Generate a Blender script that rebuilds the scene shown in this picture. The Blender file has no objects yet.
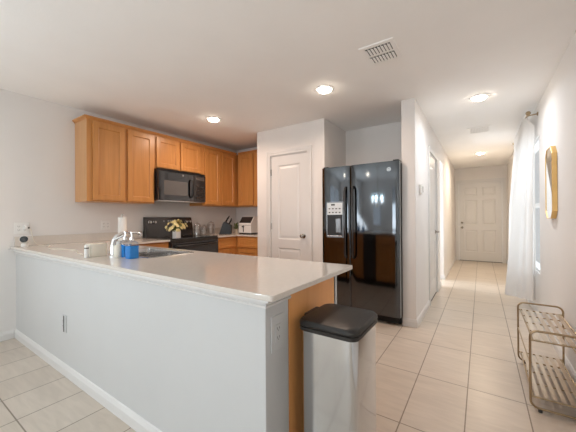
import bpy, bmesh, math, random
from mathutils import Vector, Matrix
random.seed(7)
S = bpy.context.scene
COL = S.collection
PI = math.pi
V = Vector

# ---------------------------------------------------------------- camera, world, daylight, added fill lights, exposure
cam_d = bpy.data.cameras.new('camera'); cam = bpy.data.objects.new('camera', cam_d); COL.objects.link(cam)
YAW, PITCH, ROLL, FPX = math.radians(33.9), math.radians(0.205), math.radians(-0.35), 287.0
fw = V((-math.sin(YAW)*math.cos(PITCH), math.cos(YAW)*math.cos(PITCH), math.sin(PITCH)))
rt = V((math.cos(YAW), math.sin(YAW), 0)); up = rt.cross(fw)
r2 = rt*math.cos(ROLL) + up*math.sin(ROLL); u2 = -rt*math.sin(ROLL) + up*math.cos(ROLL)
M = Matrix((r2, u2, -fw)).transposed().to_4x4(); M.translation = V((0, 0, 1.18))
cam.matrix_world = M
cam_d.sensor_width = 36; cam_d.lens = FPX*36/576; cam_d.clip_start = 0.05
S.camera = cam

S.view_settings.view_transform = 'Standard'; S.view_settings.look = 'None'
S.view_settings.gamma = 1; S.view_settings.use_curve_mapping = False
S.view_settings.exposure = 0.06
S.cycles.use_denoising = True
S.cycles.diffuse_bounces = 7; S.cycles.max_bounces = 12; S.cycles.transparent_max_bounces = 12
S.cycles.sample_clamp_indirect = 6
S.cycles.caustics_reflective = False; S.cycles.caustics_refractive = False

W = bpy.data.worlds.new('sky'); S.world = W; W.use_nodes = True
bgn = W.node_tree.nodes['Background']
bgn.inputs['Color'].default_value = (0.97, 0.98, 1.0, 1); bgn.inputs['Strength'].default_value = 0.7

def area(name, loc, direction, sx, sy, power, col, spread=180):
    d = bpy.data.lights.new(name, 'AREA'); d.shape = 'RECTANGLE'; d.size = sx; d.size_y = sy
    d.energy = power; d.color = col; d.spread = math.radians(spread)
    o = bpy.data.objects.new(name, d); COL.objects.link(o); o.location = loc
    o.rotation_euler = V(direction).to_track_quat('-Z', 'Y').to_euler()
    return o
DAY = (0.84, 0.93, 1.0)
P_REAR, P_CEIL_FILL, P_PATIO, P_HALL, P_LEFT, P_SIDE_FILL = 3.0, 98.0, 2.0, 15.5, 12.0, 55.0
LAMP_KIT, LAMP_PANTRY, LAMP_MOUTH, LAMP_END, CHAND_W = 11.0, 9.0, 9.0, 15.5, 2.3
C_REAR = (0.70, 0.82, 1.0); C_CEIL_FILL = (0.84, 0.93, 1.0); C_PATIO = (0.76, 0.87, 1.0); C_HALL = (0.85, 0.93, 1.0)
C_WARM = (1.0, 0.72, 0.56); C_NEUTRAL = (0.84, 0.92, 1.0); C_END = (1.0, 0.82, 0.60); C_CHAND = (0.62, 0.90, 1.0)
area('added_rear_daylight', (-0.9, -3.68, 1.30), (0, 1, 0.0), 1.6, 1.7, P_REAR, C_REAR)  # light of the unseen window added behind the camera
area('rear_ceiling_fill', (-0.9, -3.66, 1.2), (0, 0.6, 0.8), 1.6, 1.4, P_CEIL_FILL/2, C_CEIL_FILL)  # upward fill light, added to brighten the ceiling
area('left_ceiling_fill', (-3.92, -2.0, 1.2), (0.6, 0.12, 0.8), 1.8, 1.4, P_CEIL_FILL/2, C_CEIL_FILL)  # second added upward fill for the ceiling, from the left
area('added_left_daylight', (-3.93, -2.0, 1.3), (1, 0.0, 0), 1.9, 1.6, P_LEFT, C_PATIO)  # light of the unseen window added on the left wall
area('daylight_patio_window', (-2.89, -3.68, 1.45), (0, 1, 0.0), 0.5, 1.1, P_PATIO, C_PATIO)
area('side_room_fill', (-2.18, 5.85, 1.45), (1, 0, 0), 0.9, 1.2, P_SIDE_FILL, C_HALL)  # added fill lamp in the unseen side room, brightens the hall
area('daylight_hall_window', (0.70, 4.93, 1.30), (-1, 0, 0), 1.4, 1.5, P_HALL, C_HALL)

# ---------------------------------------------------------------- materials
def new_mat(name):
    m = bpy.data.materials.new(name); m.use_nodes = True
    return m, m.node_tree.nodes, m.node_tree.links, m.node_tree.nodes['Principled BSDF']
def mat(name, col, rough=0.5, metal=0.0, spec=0.5, var=0.04, nscale=14.0, bump=0.0, bscale=120.0, stretch=(1, 1, 1), coat=0.0, emit=None, estr=0.0):
    m, n, l, p = new_mat(name)
    tc = n.new('ShaderNodeTexCoord'); mp = n.new('ShaderNodeMapping'); mp.inputs['Scale'].default_value = stretch
    l.new(tc.outputs['Object'], mp.inputs['Vector'])
    no = n.new('ShaderNodeTexNoise'); no.inputs['Scale'].default_value = nscale; no.inputs['Detail'].default_value = 4
    l.new(mp.outputs['Vector'], no.inputs['Vector'])
    cr = n.new('ShaderNodeValToRGB')
    cr.color_ramp.elements[0].position = 0.3; cr.color_ramp.elements[1].position = 0.7
    cr.color_ramp.elements[0].color = [c*(1-var) for c in col]+[1]
    cr.color_ramp.elements[1].color = [min(1, c*(1+var)) for c in col]+[1]
    l.new(no.outputs['Fac'], cr.inputs['Fac']); l.new(cr.outputs['Color'], p.inputs['Base Color'])
    p.inputs['Roughness'].default_value = rough; p.inputs['Metallic'].default_value = metal
    p.inputs['Specular IOR Level'].default_value = spec
    if coat: p.inputs['Coat Weight'].default_value = coat; p.inputs['Coat Roughness'].default_value = 0.08
    if bump:
        nb = n.new('ShaderNodeTexNoise'); nb.inputs['Scale'].default_value = bscale
        l.new(mp.outputs['Vector'], nb.inputs['Vector'])
        b = n.new('ShaderNodeBump'); b.inputs['Strength'].default_value = bump; b.inputs['Distance'].default_value = 0.002
        l.new(nb.outputs['Fac'], b.inputs['Height']); l.new(b.outputs['Normal'], p.inputs['Normal'])
    if emit:
        p.inputs['Emission Color'].default_value = list(emit)+[1]; p.inputs['Emission Strength'].default_value = estr
    return m
def wood(name, c1, c2, axis='Z', rough=0.32):
    m, n, l, p = new_mat(name)
    tc = n.new('ShaderNodeTexCoord'); mp = n.new('ShaderNodeMapping')
    mp.inputs['Scale'].default_value = {'Z': (1, 1, 0.06), 'X': (0.06, 1, 1), 'Y': (1, 0.06, 1)}[axis]
    l.new(tc.outputs['Object'], mp.inputs['Vector'])
    no = n.new('ShaderNodeTexNoise'); no.inputs['Scale'].default_value = 26; no.inputs['Detail'].default_value = 6; no.inputs['Distortion'].default_value = 0.6
    l.new(mp.outputs['Vector'], no.inputs['Vector'])
    cr = n.new('ShaderNodeValToRGB'); cr.color_ramp.elements[0].position = 0.25; cr.color_ramp.elements[1].position = 0.75
    cr.color_ramp.elements[0].color = list(c1)+[1]; cr.color_ramp.elements[1].color = list(c2)+[1]
    l.new(no.outputs['Fac'], cr.inputs['Fac']); l.new(cr.outputs['Color'], p.inputs['Base Color'])
    p.inputs['Roughness'].default_value = rough
    return m
def tile_mat():
    m, n, l, p = new_mat('floor_tile')
    tc = n.new('ShaderNodeTexCoord'); mp = n.new('ShaderNodeMapping')
    mp.inputs['Location'].default_value = (0.083 + 0.312*20, -1.718 + 0.605*20, 0)
    l.new(tc.outputs['Object'], mp.inputs['Vector'])
    br = n.new('ShaderNodeTexBrick'); br.offset = 0; br.squash = 1
    br.inputs['Scale'].default_value = 1; br.inputs['Brick Width'].default_value = 0.312; br.inputs['Row Height'].default_value = 0.605
    br.inputs['Mortar Size'].default_value = 0.0036; br.inputs['Mortar Smooth'].default_value = 0.1; br.inputs['Bias'].default_value = 0
    br.inputs['Color1'].default_value = (0.585, 0.507, 0.427, 1); br.inputs['Color2'].default_value = (0.635, 0.556, 0.475, 1)
    br.inputs['Mortar'].default_value = (0.25, 0.20, 0.15, 1)
    l.new(mp.outputs['Vector'], br.inputs['Vector'])
    m2 = n.new('ShaderNodeMapping'); m2.inputs['Scale'].default_value = (1.5, 9, 1)
    m2.inputs['Rotation'].default_value = (0, 0, 0.35)
    l.new(tc.outputs['Object'], m2.inputs['Vector'])
    no = n.new('ShaderNodeTexNoise'); no.inputs['Scale'].default_value = 2.2; no.inputs['Detail'].default_value = 7; no.inputs['Distortion'].default_value = 1.2
    l.new(m2.outputs['Vector'], no.inputs['Vector'])
    cr = n.new('ShaderNodeValToRGB'); cr.color_ramp.elements[0].position = 0.3; cr.color_ramp.elements[1].position = 0.72
    cr.color_ramp.elements[0].color = (0.91, 0.905, 0.90, 1); cr.color_ramp.elements[1].color = (1.05, 1.05, 1.05, 1)
    l.new(no.outputs['Fac'], cr.inputs['Fac'])
    mx = n.new('ShaderNodeMix'); mx.data_type = 'RGBA'; mx.blend_type = 'MULTIPLY'; mx.inputs['Factor'].default_value = 1
    l.new(br.outputs['Color'], mx.inputs['A']); l.new(cr.outputs['Color'], mx.inputs['B'])
    l.new(mx.outputs['Result'], p.inputs['Base Color'])
    p.inputs['Roughness'].default_value = 0.30; p.inputs['Specular IOR Level'].default_value = 0.45
    b = n.new('ShaderNodeBump'); b.inputs['Strength'].default_value = 0.3; b.inputs['Distance'].default_value = 0.002; b.invert = True
    l.new(br.outputs['Fac'], b.inputs['Height']); l.new(b.outputs['Normal'], p.inputs['Normal'])
    return m
def glass_mat(name, tint=(1, 1, 1), rough=0.02, gloss=0.08, edge=0.7):
    m, n, l, p = new_mat(name); out = n['Material Output']; n.remove(p)
    t = n.new('ShaderNodeBsdfTransparent'); t.inputs['Color'].default_value = list(tint)+[1]
    g = n.new('ShaderNodeBsdfGlossy'); g.inputs['Roughness'].default_value = rough
    lw = n.new('ShaderNodeLayerWeight'); lw.inputs['Blend'].default_value = 0.35
    ad = n.new('ShaderNodeMath'); ad.operation = 'MULTIPLY_ADD'; ad.inputs[1].default_value = edge; ad.inputs[2].default_value = gloss
    l.new(lw.outputs['Facing'], ad.inputs[0])
    mx = n.new('ShaderNodeMixShader'); l.new(ad.outputs[0], mx.inputs[0]); l.new(t.outputs[0], mx.inputs[1]); l.new(g.outputs[0], mx.inputs[2])
    l.new(mx.outputs[0], out.inputs['Surface'])
    return m
def sheer_mat(name, col, transl=0.55):
    m, n, l, p = new_mat(name); out = n['Material Output']; n.remove(p)
    d = n.new('ShaderNodeBsdfDiffuse'); d.inputs['Color'].default_value = list(col)+[1]
    t = n.new('ShaderNodeBsdfTranslucent'); t.inputs['Color'].default_value = list(col)+[1]
    tc = n.new('ShaderNodeTexCoord'); wv = n.new('ShaderNodeTexNoise'); wv.inputs['Scale'].default_value = 300
    l.new(tc.outputs['Object'], wv.inputs['Vector'])
    b = n.new('ShaderNodeBump'); b.inputs['Strength'].default_value = 0.1; b.inputs['Distance'].default_value = 0.001
    l.new(wv.outputs['Fac'], b.inputs['Height']); l.new(b.outputs['Normal'], d.inputs['Normal'])
    mx = n.new('ShaderNodeMixShader'); mx.inputs[0].default_value = transl
    l.new(d.outputs[0], mx.inputs[1]); l.new(t.outputs[0], mx.inputs[2]); l.new(mx.outputs[0], out.inputs['Surface'])
    return m

MT = {}
MT['wall'] = mat('wall_paint', (0.78, 0.755, 0.735), 0.75, var=0.012, nscale=3, bump=0.25, bscale=160, spec=0.3)
MT['ceiling'] = mat('ceiling_paint', (0.94, 0.93, 0.915), 0.9, var=0.012, nscale=3, bump=0.4, bscale=90, spec=0.2)
MT['white'] = mat('white_semigloss_paint', (0.71, 0.70, 0.69), 0.35, var=0.01, nscale=5)
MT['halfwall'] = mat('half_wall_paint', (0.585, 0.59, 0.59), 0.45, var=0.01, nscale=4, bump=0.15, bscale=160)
MT['tile'] = tile_mat()
MT['wood'] = wood('honey_maple', (0.475, 0.205, 0.056), (0.60, 0.275, 0.083))
MT['woodx'] = wood('honey_maple_across', (0.50, 0.205, 0.055), (0.60, 0.27, 0.08), 'Y')
MT['wood_light'] = wood('maple_side_panel', (0.56, 0.29, 0.125), (0.64, 0.35, 0.16))
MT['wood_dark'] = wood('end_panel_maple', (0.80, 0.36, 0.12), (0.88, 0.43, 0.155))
MT['quartz'] = mat('white_quartz', (0.67, 0.62, 0.565), 0.10, var=0.03, nscale=60, spec=0.6)
MT['blackgloss'] = mat('black_gloss_appliance', (0.105, 0.109, 0.115), 0.07, metal=1.0, var=0.02)
MT['black'] = mat('black_enamel', (0.018, 0.018, 0.02), 0.18, var=0.05, spec=0.8)
MT['blackmatte'] = mat('black_plastic', (0.015, 0.015, 0.016), 0.45, var=0.05)
MT['greyglass'] = mat('grey_screen_glass', (0.16, 0.15, 0.145), 0.12, var=0.03, metal=0.6)
MT['darkgrey'] = mat('charcoal_plastic', (0.035, 0.031, 0.028), 0.40, var=0.05, spec=0.25)
MT['steel'] = mat('brushed_steel', (0.62, 0.61, 0.60), 0.20, metal=1, var=0.05, nscale=40, stretch=(1, 1, 0.03), bump=0.05, bscale=5)
MT['chrome'] = mat('chrome', (0.80, 0.80, 0.80), 0.08, metal=1, var=0.01)
MT['nickel'] = mat('satin_nickel', (0.42, 0.39, 0.35), 0.25, metal=1, var=0.03)
MT['brass'] = mat('antique_brass', (0.40, 0.30, 0.185), 0.28, metal=1, var=0.08, nscale=40)
MT['brass_slat'] = mat('pale_brass_slat', (0.57, 0.47, 0.365), 0.30, metal=0.9, var=0.06, nscale=20)
MT['gold'] = mat('gold_frame', (0.80, 0.52, 0.20), 0.35, metal=0.55, var=0.05)
MT['mirror'] = mat('mirror_silver', (0.90, 0.90, 0.90), 0.02, metal=1, var=0.0)
MT['plastic_white'] = mat('white_plastic', (0.82, 0.81, 0.79), 0.35, var=0.01)
MT['plastic_cream'] = mat('cream_plastic', (0.78, 0.73, 0.63), 0.4, var=0.02)
MT['slot'] = mat('dark_slot', (0.05, 0.05, 0.05), 0.6, var=0.05)
MT['paper'] = mat('paper_towel', (0.86, 0.85, 0.82), 0.9, var=0.02, bump=0.5, bscale=150)
MT['blue'] = mat('blue_soap', (0.008, 0.21, 0.62), 0.12, var=0.04, spec=0.6)
MT['glass'] = glass_mat('clear_glass')
MT['pane'] = glass_mat('window_glass', (0.97, 0.99, 1.0), gloss=0.03, edge=0.15)
MT['curtain'] = sheer_mat('white_sheer_curtain', (0.82, 0.795, 0.77), 0.30)
MT['flower'] = mat('cream_petals', (0.80, 0.70, 0.38), 0.7, var=0.15, nscale=60)
MT['leaf'] = mat('leaf_green', (0.13, 0.20, 0.06), 0.55, var=0.25, nscale=40)
MT['lampdisc'] = mat('lit_lens', (1, 0.95, 0.88), 0.4, var=0.0, emit=(1.0, 0.87, 0.70), estr=50)
MT['bulb'] = mat('lit_bulb', (1, 0.95, 0.9), 0.4, var=0.0, emit=(0.9, 0.95, 1.0), estr=30)
MT['display'] = mat('pale_control_panel', (0.62, 0.66, 0.68), 0.25, var=0.03)
MT['clock'] = mat('green_clock_digits', (0.1, 0.12, 0.1), 0.3, var=0.0)
MT['can_steel'] = mat('polished_can_steel', (0.64, 0.66, 0.68), 0.13, metal=1, var=0.03, nscale=30, stretch=(1, 1, 0.03))
MT['dispenser_grey'] = mat('dispenser_grey', (0.20, 0.205, 0.21), 0.25, var=0.05, metal=0.5)
MT['ventgrey'] = mat('vent_shadow_grey', (0.45, 0.435, 0.42), 0.7, var=0.03)
MT['tilegrout'] = mat('table_oak', (0.30, 0.20, 0.12), 0.5, var=0.1)

# ---------------------------------------------------------------- mesh helpers
def bx(bm, a, b):
    x0, x1 = sorted((a[0], b[0])); y0, y1 = sorted((a[1], b[1])); z0, z1 = sorted((a[2], b[2]))
    v = [bm.verts.new((x, y, z)) for z in (z0, z1) for y in (y0, y1) for x in (x0, x1)]
    for f in ((0, 2, 3, 1), (4, 5, 7, 6), (0, 1, 5, 4), (2, 6, 7, 3), (0, 4, 6, 2), (1, 3, 7, 5)):
        bm.faces.new([v[i] for i in f])
    return v
def frame_axes(d):
    d = V(d).normalized(); a = V((0, 0, 1)) if abs(d.z) < 0.95 else V((1, 0, 0))
    s = d.cross(a).normalized(); return s, s.cross(d).normalized()
def tube(bm, pts, r, n=10, caps=True, closed=False):
    pts = [V(p) for p in pts]; rs = r if isinstance(r, (list, tuple)) else [r]*len(pts)
    rings = []; s = None; N = len(pts)
    for i, p in enumerate(pts):
        if closed: d = pts[(i+1) % N]-pts[i-1]
        else: d = pts[min(i+1, N-1)]-pts[max(i-1, 0)]
        d.normalize()
        if s is None: s, t = frame_axes(d)
        else:
            s = (s-d*s.dot(d)).normalized()
        t = s.cross(d).normalized()
        rings.append([bm.verts.new(p+(s*math.cos(2*PI*k/n)+t*math.sin(2*PI*k/n))*rs[i]) for k in range(n)])
    for i in range(N if closed else N-1):
        A, B = rings[i], rings[(i+1) % N]
        for k in range(n): bm.faces.new((A[k], A[(k+1) % n], B[(k+1) % n], B[k]))
    if caps and not closed:
        bm.faces.new(rings[0][::-1]); bm.faces.new(rings[-1])
def lathe(bm, c, prof, n=24, axis='Z', cap=True):
    c = V(c); rings = []
    ax = {'Z': (V((1, 0, 0)), V((0, 1, 0)), V((0, 0, 1))), 'Y': (V((1, 0, 0)), V((0, 0, -1)), V((0, 1, 0))), 'X': (V((0, 1, 0)), V((0, 0, 1)), V((1, 0, 0)))}[axis]
    for r, h in prof:
        rings.append([bm.verts.new(c+ax[0]*(r*math.cos(2*PI*k/n))+ax[1]*(r*math.sin(2*PI*k/n))+ax[2]*h) for k in range(n)])
    for A, B in zip(rings, rings[1:]):
        for k in range(n): bm.faces.new((A[k], A[(k+1) % n], B[(k+1) % n], B[k]))
    if cap:
        bm.faces.new(rings[0][::-1]); bm.faces.new(rings[-1])
def rrect(x0, x1, y0, y1, r, n=5):
    out = []
    for cx, cy, a0 in ((x1-r, y1-r, 0), (x0+r, y1-r, PI/2), (x0+r, y0+r, PI), (x1-r, y0+r, 3*PI/2)):
        for k in range(n+1):
            a = a0+PI/2*k/n; out.append((cx+r*math.cos(a), cy+r*math.sin(a)))
    return out
def loft(bm, loops, cap=True):
    R = [[bm.verts.new(p) for p in lp] for lp in loops]
    n = len(R[0])
    for A, B in zip(R, R[1:]):
        for k in range(n): bm.faces.new((A[k], A[(k+1) % n], B[(k+1) % n], B[k]))
    if cap: bm.faces.new(R[0][::-1]); bm.faces.new(R[-1])
def extrude_profile(bm, prof, P0, P1, out, upv=V((0, 0, 1))):
    P0, P1, out = V(P0), V(P1), V(out)
    loft(bm, [[P+out*a+upv*b for a, b in prof] for P in (P0, P1)])
def panel_door(bm, O, U, N, w, h, t, panels, slope=0.012, depth=0.007, raised=0.0):
    O, U, N = V(O), V(U), V(N); Z = V((0, 0, 1))
    P = lambda a, b, c: bm.verts.new(O+U*a+Z*b+N*c)
    xs = sorted({0, w} | {p[0] for p in panels} | {p[1] for p in panels}); zs = sorted({0, h} | {p[2] for p in panels} | {p[3] for p in panels})
    q = lambda *c: bm.faces.new([P(*k) for k in c])
    for i in range(len(xs)-1):
        for j in range(len(zs)-1):
            a0, a1, b0, b1 = xs[i], xs[i+1], zs[j], zs[j+1]
            if any(p[0] <= a0 and a1 <= p[1] and p[2] <= b0 and b1 <= p[3] for p in panels): continue
            q((a0, b0, t), (a1, b0, t), (a1, b1, t), (a0, b1, t))
    for a0, a1, b0, b1 in panels:
        s = slope; lv = [(0, t), (s, t-depth)]
        if raised: lv += [(s*1.6, t-depth), (s*3.2, t-depth+raised)]
        for (s0, c0), (s1, c1) in zip(lv, lv[1:]):
            o = [(a0+s0, b0+s0, c0), (a1-s0, b0+s0, c0), (a1-s0, b1-s0, c0), (a0+s0, b1-s0, c0)]
            i_ = [(a0+s1, b0+s1, c1), (a1-s1, b0+s1, c1), (a1-s1, b1-s1, c1), (a0+s1, b1-s1, c1)]
            for k in range(4): q(o[k], o[(k+1) % 4], i_[(k+1) % 4], i_[k])
        s, c = lv[-1]
        q((a0+s, b0+s, c), (a1-s, b0+s, c), (a1-s, b1-s, c), (a0+s, b1-s, c))
    q((0, 0, 0), (0, h, 0), (w, h, 0), (w, 0, 0))
    for (a, b), (c, d) in (((0, 0), (w, 0)), ((w, 0), (w, h)), ((w, h), (0, h)), ((0, h), (0, 0))):
        pts_a = sorted({x for x in xs}) if b == d else None
        if b == d:
            seq = xs if c > a else xs[::-1]
            for e, f in zip(seq, seq[1:]): q((e, b, 0), (f, b, 0), (f, b, t), (e, b, t))
        else:
            seq = zs if d > b else zs[::-1]
            for e, f in zip(seq, seq[1:]): q((a, e, 0), (a, f, 0), (a, f, t), (a, e, t))
    bmesh.ops.remove_doubles(bm, verts=bm.verts, dist=1e-5)

def obj(name, bm, m, parent=None, bevel=0.0, smooth=False, seg=2, recalc=True):
    off = V((0, 0, 0))
    if parent is not None: off = V(parent.get('_off', (0, 0, 0)))
    if recalc: bmesh.ops.recalc_face_normals(bm, faces=bm.faces)
    if off.length: bmesh.ops.translate(bm, verts=bm.verts, vec=-off)
    me = bpy.data.meshes.new(name); bm.to_mesh(me); bm.free()
    me.materials.append(MT[m] if isinstance(m, str) else m)
    o = bpy.data.objects.new(name, me); COL.objects.link(o)
    if parent is not None: o.parent = parent; o['_off'] = tuple(off)
    if bevel:
        b = o.modifiers.new('edge', 'BEVEL'); b.width = bevel; b.segments = seg; b.limit_method = 'ANGLE'; b.angle_limit = math.radians(40)
    if smooth:
        for p in me.polygons: p.use_smooth = True
        try: me.set_sharp_from_angle(angle=math.radians(40))
        except Exception: pass
    return o
def tag(o, label=None, cat=None, group=None, kind=None):
    if label: o['label'] = label
    if cat: o['category'] = cat
    if group: o['group'] = group
    if kind: o['kind'] = kind
    return o
def thing(name, label, cat, loc=(0, 0, 0), group=None):
    o = bpy.data.objects.new(name, None); COL.objects.link(o); o.location = loc; o.empty_display_size = 0.05
    o['_off'] = tuple(loc)
    return tag(o, label, cat, group)
def B(*boxes):
    bm = bmesh.new()
    for a, b in boxes: bx(bm, a, b)
    return bm
def struct(name, bm, m, label=None, cat=None, parent=None, **k):
    o = obj(name, bm, m, parent, **k)
    if parent is None: tag(o, label, cat, kind='structure')
    return o

# ================================================================ SETTING
CH = 2.44
XL, XR = -3.85, 0.545          # kitchen wall, right wall
YK, YR, YE = 3.97, -3.6, 8.90  # kitchen rear wall, rear wall behind the camera, entry wall
XH = -0.575                    # hall left wall face
YP, XP0, XP1 = 3.30, -2.765, -1.652   # pantry front
ZC = 0.905                     # counter height

struct('floor', B(((-3.95, -3.7, -0.08), (2.0, 9.05, 0))), 'tile', 'beige rectangular ceramic tile floor running down the hall', 'floor')
struct('ceiling', B(((-3.95, -3.7, CH), (0.65, 9.05, CH+0.1))), 'ceiling', 'smooth white flat ceiling over the kitchen and hall', 'ceiling')
LW0, LW1, LWZ0, LWZ1 = -3.0, -1.0, 0.45, 2.15
struct('wall_left', B(((XL-0.1, LW1, 0), (XL, YK+0.1, CH)), ((XL-0.1, YR, 0), (XL, LW0, CH)), ((XL-0.1, LW0, 0), (XL, LW1, LWZ0)), ((XL-0.1, LW0, LWZ1), (XL, LW1, CH))), 'wall', 'pale grey wall behind the range and upper cabinets', 'wall')
struct('wall_kitchen_end', B(((XL, YK, 0), (XP0, YK+0.1, CH))), 'wall', 'short pale wall behind the toaster in the kitchen corner', 'wall')
# pantry closet box with a door hole
PD0, PD1, PDH = -2.515, -1.895, 2.055
struct('wall_pantry', B(((XP0, YP, 0), (PD0, YP+0.1, CH)), ((PD1, YP, 0), (XP1, YP+0.1, CH)), ((PD0, YP, PDH), (PD1, YP+0.1, CH)),
       ((XP0, YP+0.1, 0), (XP0+0.1, YK+0.1, CH)), ((XP1-0.1, YP+0.1, 0), (XP1, 4.1, CH)), ((XP0+0.1, YK, 0), (XP1-0.1, YK+0.1, CH))),
       'wall', 'pale wall projecting around the closed two panel pantry door', 'wall')
struct('wall_alcove', B(((XP1, 4.0, 0), (-0.712, 4.1, CH))), 'wall', 'pale wall at the back of the refrigerator alcove', 'wall')
# hall left wall (two openings: door and cased opening)
HD0, HD1, HDH = 4.235, 4.995, 2.05
HO0, HO1, HOH = 5.47, 6.05, 2.14
struct('wall_hall', B(((-0.712, 3.28, 0), (XH, HD0, CH)), ((-0.712, HD0, HDH), (XH, HD1, CH)), ((-0.712, HD1, 0), (XH, HO0, CH)),
       ((-0.712, HO0, HOH), (XH, HO1, CH)), ((-0.712, HO1, 0), (XH, YE, CH))), 'wall', 'white hall wall beside the refrigerator, ending in a square corner', 'wall', bevel=0.004)
struct('wall_side_room', B(((-2.2, 5.2, 0), (-0.712, 5.3, CH)), ((-2.2, 6.4, 0), (-0.712, 6.5, CH)), ((-2.3, 5.2, 0), (-2.2, 6.5, 0.8)), ((-2.3, 5.2, 2.1), (-2.2, 6.5, CH)), ((-2.3, 5.2, 0.8), (-2.2, 5.35, 2.1)), ((-2.3, 6.35, 0.8), (-2.2, 6.5, 2.1)), ((-2.3, 4.1, CH), (-0.735, 8.9, CH+0.1))),
       'wall', 'pale wall seen through the cased hall opening', 'wall')
struct('wall_entry', B(((-0.712, YE, 0), (-0.50, YE+0.12, CH)), ((0.455, YE, 0), (XR, YE+0.12, CH)), ((-0.50, YE, 2.06), (0.455, YE+0.12, CH))), 'wall', 'pale wall around the six panel entry door', 'wall')
# right wall with the hall window
WY0, WY1, WZ0, WZ1 = 4.22, 5.65, 0.52, 2.08
struct('wall_right', B(((XR, YR, 0), (XR+0.12, WY0, CH)), ((XR, WY1, 0), (XR+0.12, YE, CH)), ((XR, WY0, 0), (XR+0.12, WY1, WZ0)), ((XR, WY0, WZ1), (XR+0.12, WY1, CH))),
       'wall', 'white right hand wall carrying the gold mirror', 'wall')
# rear wall behind the camera, one mirrored window and one added for daylight
RW = [(-3.16, -2.62, 0.85, 2.05), (-1.7, -0.1, 0.45, 2.15)]
b = bmesh.new(); xs = [XL-0.1, -3.16, -2.62, -1.7, -0.1, XR+0.12]
for i in range(5):
    x0, x1 = xs[i], xs[i+1]
    w = next((q for q in RW if q[0] == x0), None)
    if w: bx(b, (x0, YR-0.1, 0), (x1, YR, w[2])); bx(b, (x0, YR-0.1, w[3]), (x1, YR, CH))
    else: bx(b, (x0, YR-0.1, 0), (x1, YR, CH))
struct('wall_rear', b, 'wall', 'pale wall behind the camera, seen mirrored in the refrigerator', 'wall')

def window_x(name, x0, x1, z0, z1, y, label, mull):
    bm = bmesh.new(); f = 0.05
    bx(bm, (x0, y-0.06, z0), (x0+f, y+0.01, z1)); bx(bm, (x1-f, y-0.06, z0), (x1, y+0.01, z1))
    bx(bm, (x0+f, y-0.06, z0), (x1-f, y+0.01, z0+f)); bx(bm, (x0+f, y-0.06, z1-f), (x1-f, y+0.01, z1))
    for k in range(1, mull+1):
        xm = x0+(x1-x0)*k/(mull+1); bx(bm, (xm-0.02, y-0.05, z0+f), (xm+0.02, y, z1-f))
    o = struct(name, bm, 'white', label, 'window')
    obj('pane', B(((x0+f, y-0.035, z0+f), (x1-f, y-0.03, z1-f))), 'pane', o)
window_x('window_2', -3.16, -2.62, 0.85, 2.05, YR, 'narrow window mirrored in the black refrigerator door', 0)
window_x('window_3', -1.7, -0.1, 0.45, 2.15, YR, 'unseen wide window added behind the camera for daylight', 1)  # unseen window, added to let in more daylight
bm = bmesh.new(); f = 0.022
bx(bm, (XR+0.02, WY0, WZ0), (XR+0.09, WY0+f, WZ1)); bx(bm, (XR+0.02, WY1-f, WZ0), (XR+0.09, WY1, WZ1))
bx(bm, (XR+0.02, WY0+f, WZ0), (XR+0.09, WY1-f, WZ0+f)); bx(bm, (XR+0.02, WY0+f, WZ1-f), (XR+0.09, WY1-f, WZ1))
bx(bm, (XR+0.03, WY0+f, 1.28), (XR+0.08, WY1-f, 1.33))
o = struct('window_1', bm, 'white', 'hall window glowing behind the white sheer curtain', 'window')
obj('pane', B(((XR+0.05, WY0+f, WZ0+f), (XR+0.055, WY1-f, WZ1-f))), 'pane', o)

f = 0.05
o = struct('window_4', B(((XL-0.08, LW0, LWZ0), (XL+0.01, LW0+f, LWZ1)), ((XL-0.08, LW1-f, LWZ0), (XL+0.01, LW1, LWZ1)), ((XL-0.08, LW0+f, LWZ0), (XL+0.01, LW1-f, LWZ0+f)), ((XL-0.08, LW0+f, LWZ1-f), (XL+0.01, LW1-f, LWZ1)), ((XL-0.07, -2.02, LWZ0+f), (XL, -1.98, LWZ1-f))), 'white', 'unseen wide window added on the left wall for daylight', 'window')  # unseen window, added for daylight from the left
obj('pane', B(((XL-0.05, LW0+f, LWZ0+f), (XL-0.045, LW1-f, LWZ1-f))), 'pane', o)

# half wall of the peninsula
HW0, HW1, XE = 0.862, 1.02, -0.686
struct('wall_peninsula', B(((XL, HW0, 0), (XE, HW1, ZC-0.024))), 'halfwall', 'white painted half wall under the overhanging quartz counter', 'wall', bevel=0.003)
cap = [(0, 0), (0.012, 0), (0.014, 0.009), (0.009, 0.011), (0.012, 0.022), (0.026, 0.030), (0.040, 0.033), (0.040, 0.038), (0.057, 0.039), (0.057, 0.048), (0, 0.048)]
bm = bmesh.new()
zc0 = ZC-0.022-0.0485
def mitred(bm, prof, path, z0):
    loops = []
    for P, O in path: loops.append([V((P[0]+O[0]*a, P[1]+O[1]*a, z0+b_)) for a, b_ in prof])
    loft(bm, loops)
mitred(bm, cap, [((XL, HW0), (0, -1)), ((XE, HW0), (1, -1)), ((XE, HW1+0.002), (1, 0))], zc0)
struct('trim_1', bm, 'white', 'white stepped moulding under the peninsula counter edge', 'moulding')
base = [(0, 0), (0.014, 0), (0.014, 0.055), (0.010, 0.066), (0.006, 0.078), (0.0, 0.083)]
def baseboard(name, label, path):
    bm = bmesh.new(); mitred(bm, base, path, 0.0); struct(name, bm, 'white', label, 'baseboard')
baseboard('baseboard_peninsula', 'white baseboard along the foot of the peninsula half wall', [((XL, HW0), (0, -1)), ((XE, HW0), (1, -1)), ((XE, HW1), (1, 0))])
baseboard('baseboard_left', 'white baseboard at the foot of the left wall', [((XL, YR), (1, 0)), ((XL, HW0-0.015), (1, 0))])
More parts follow.
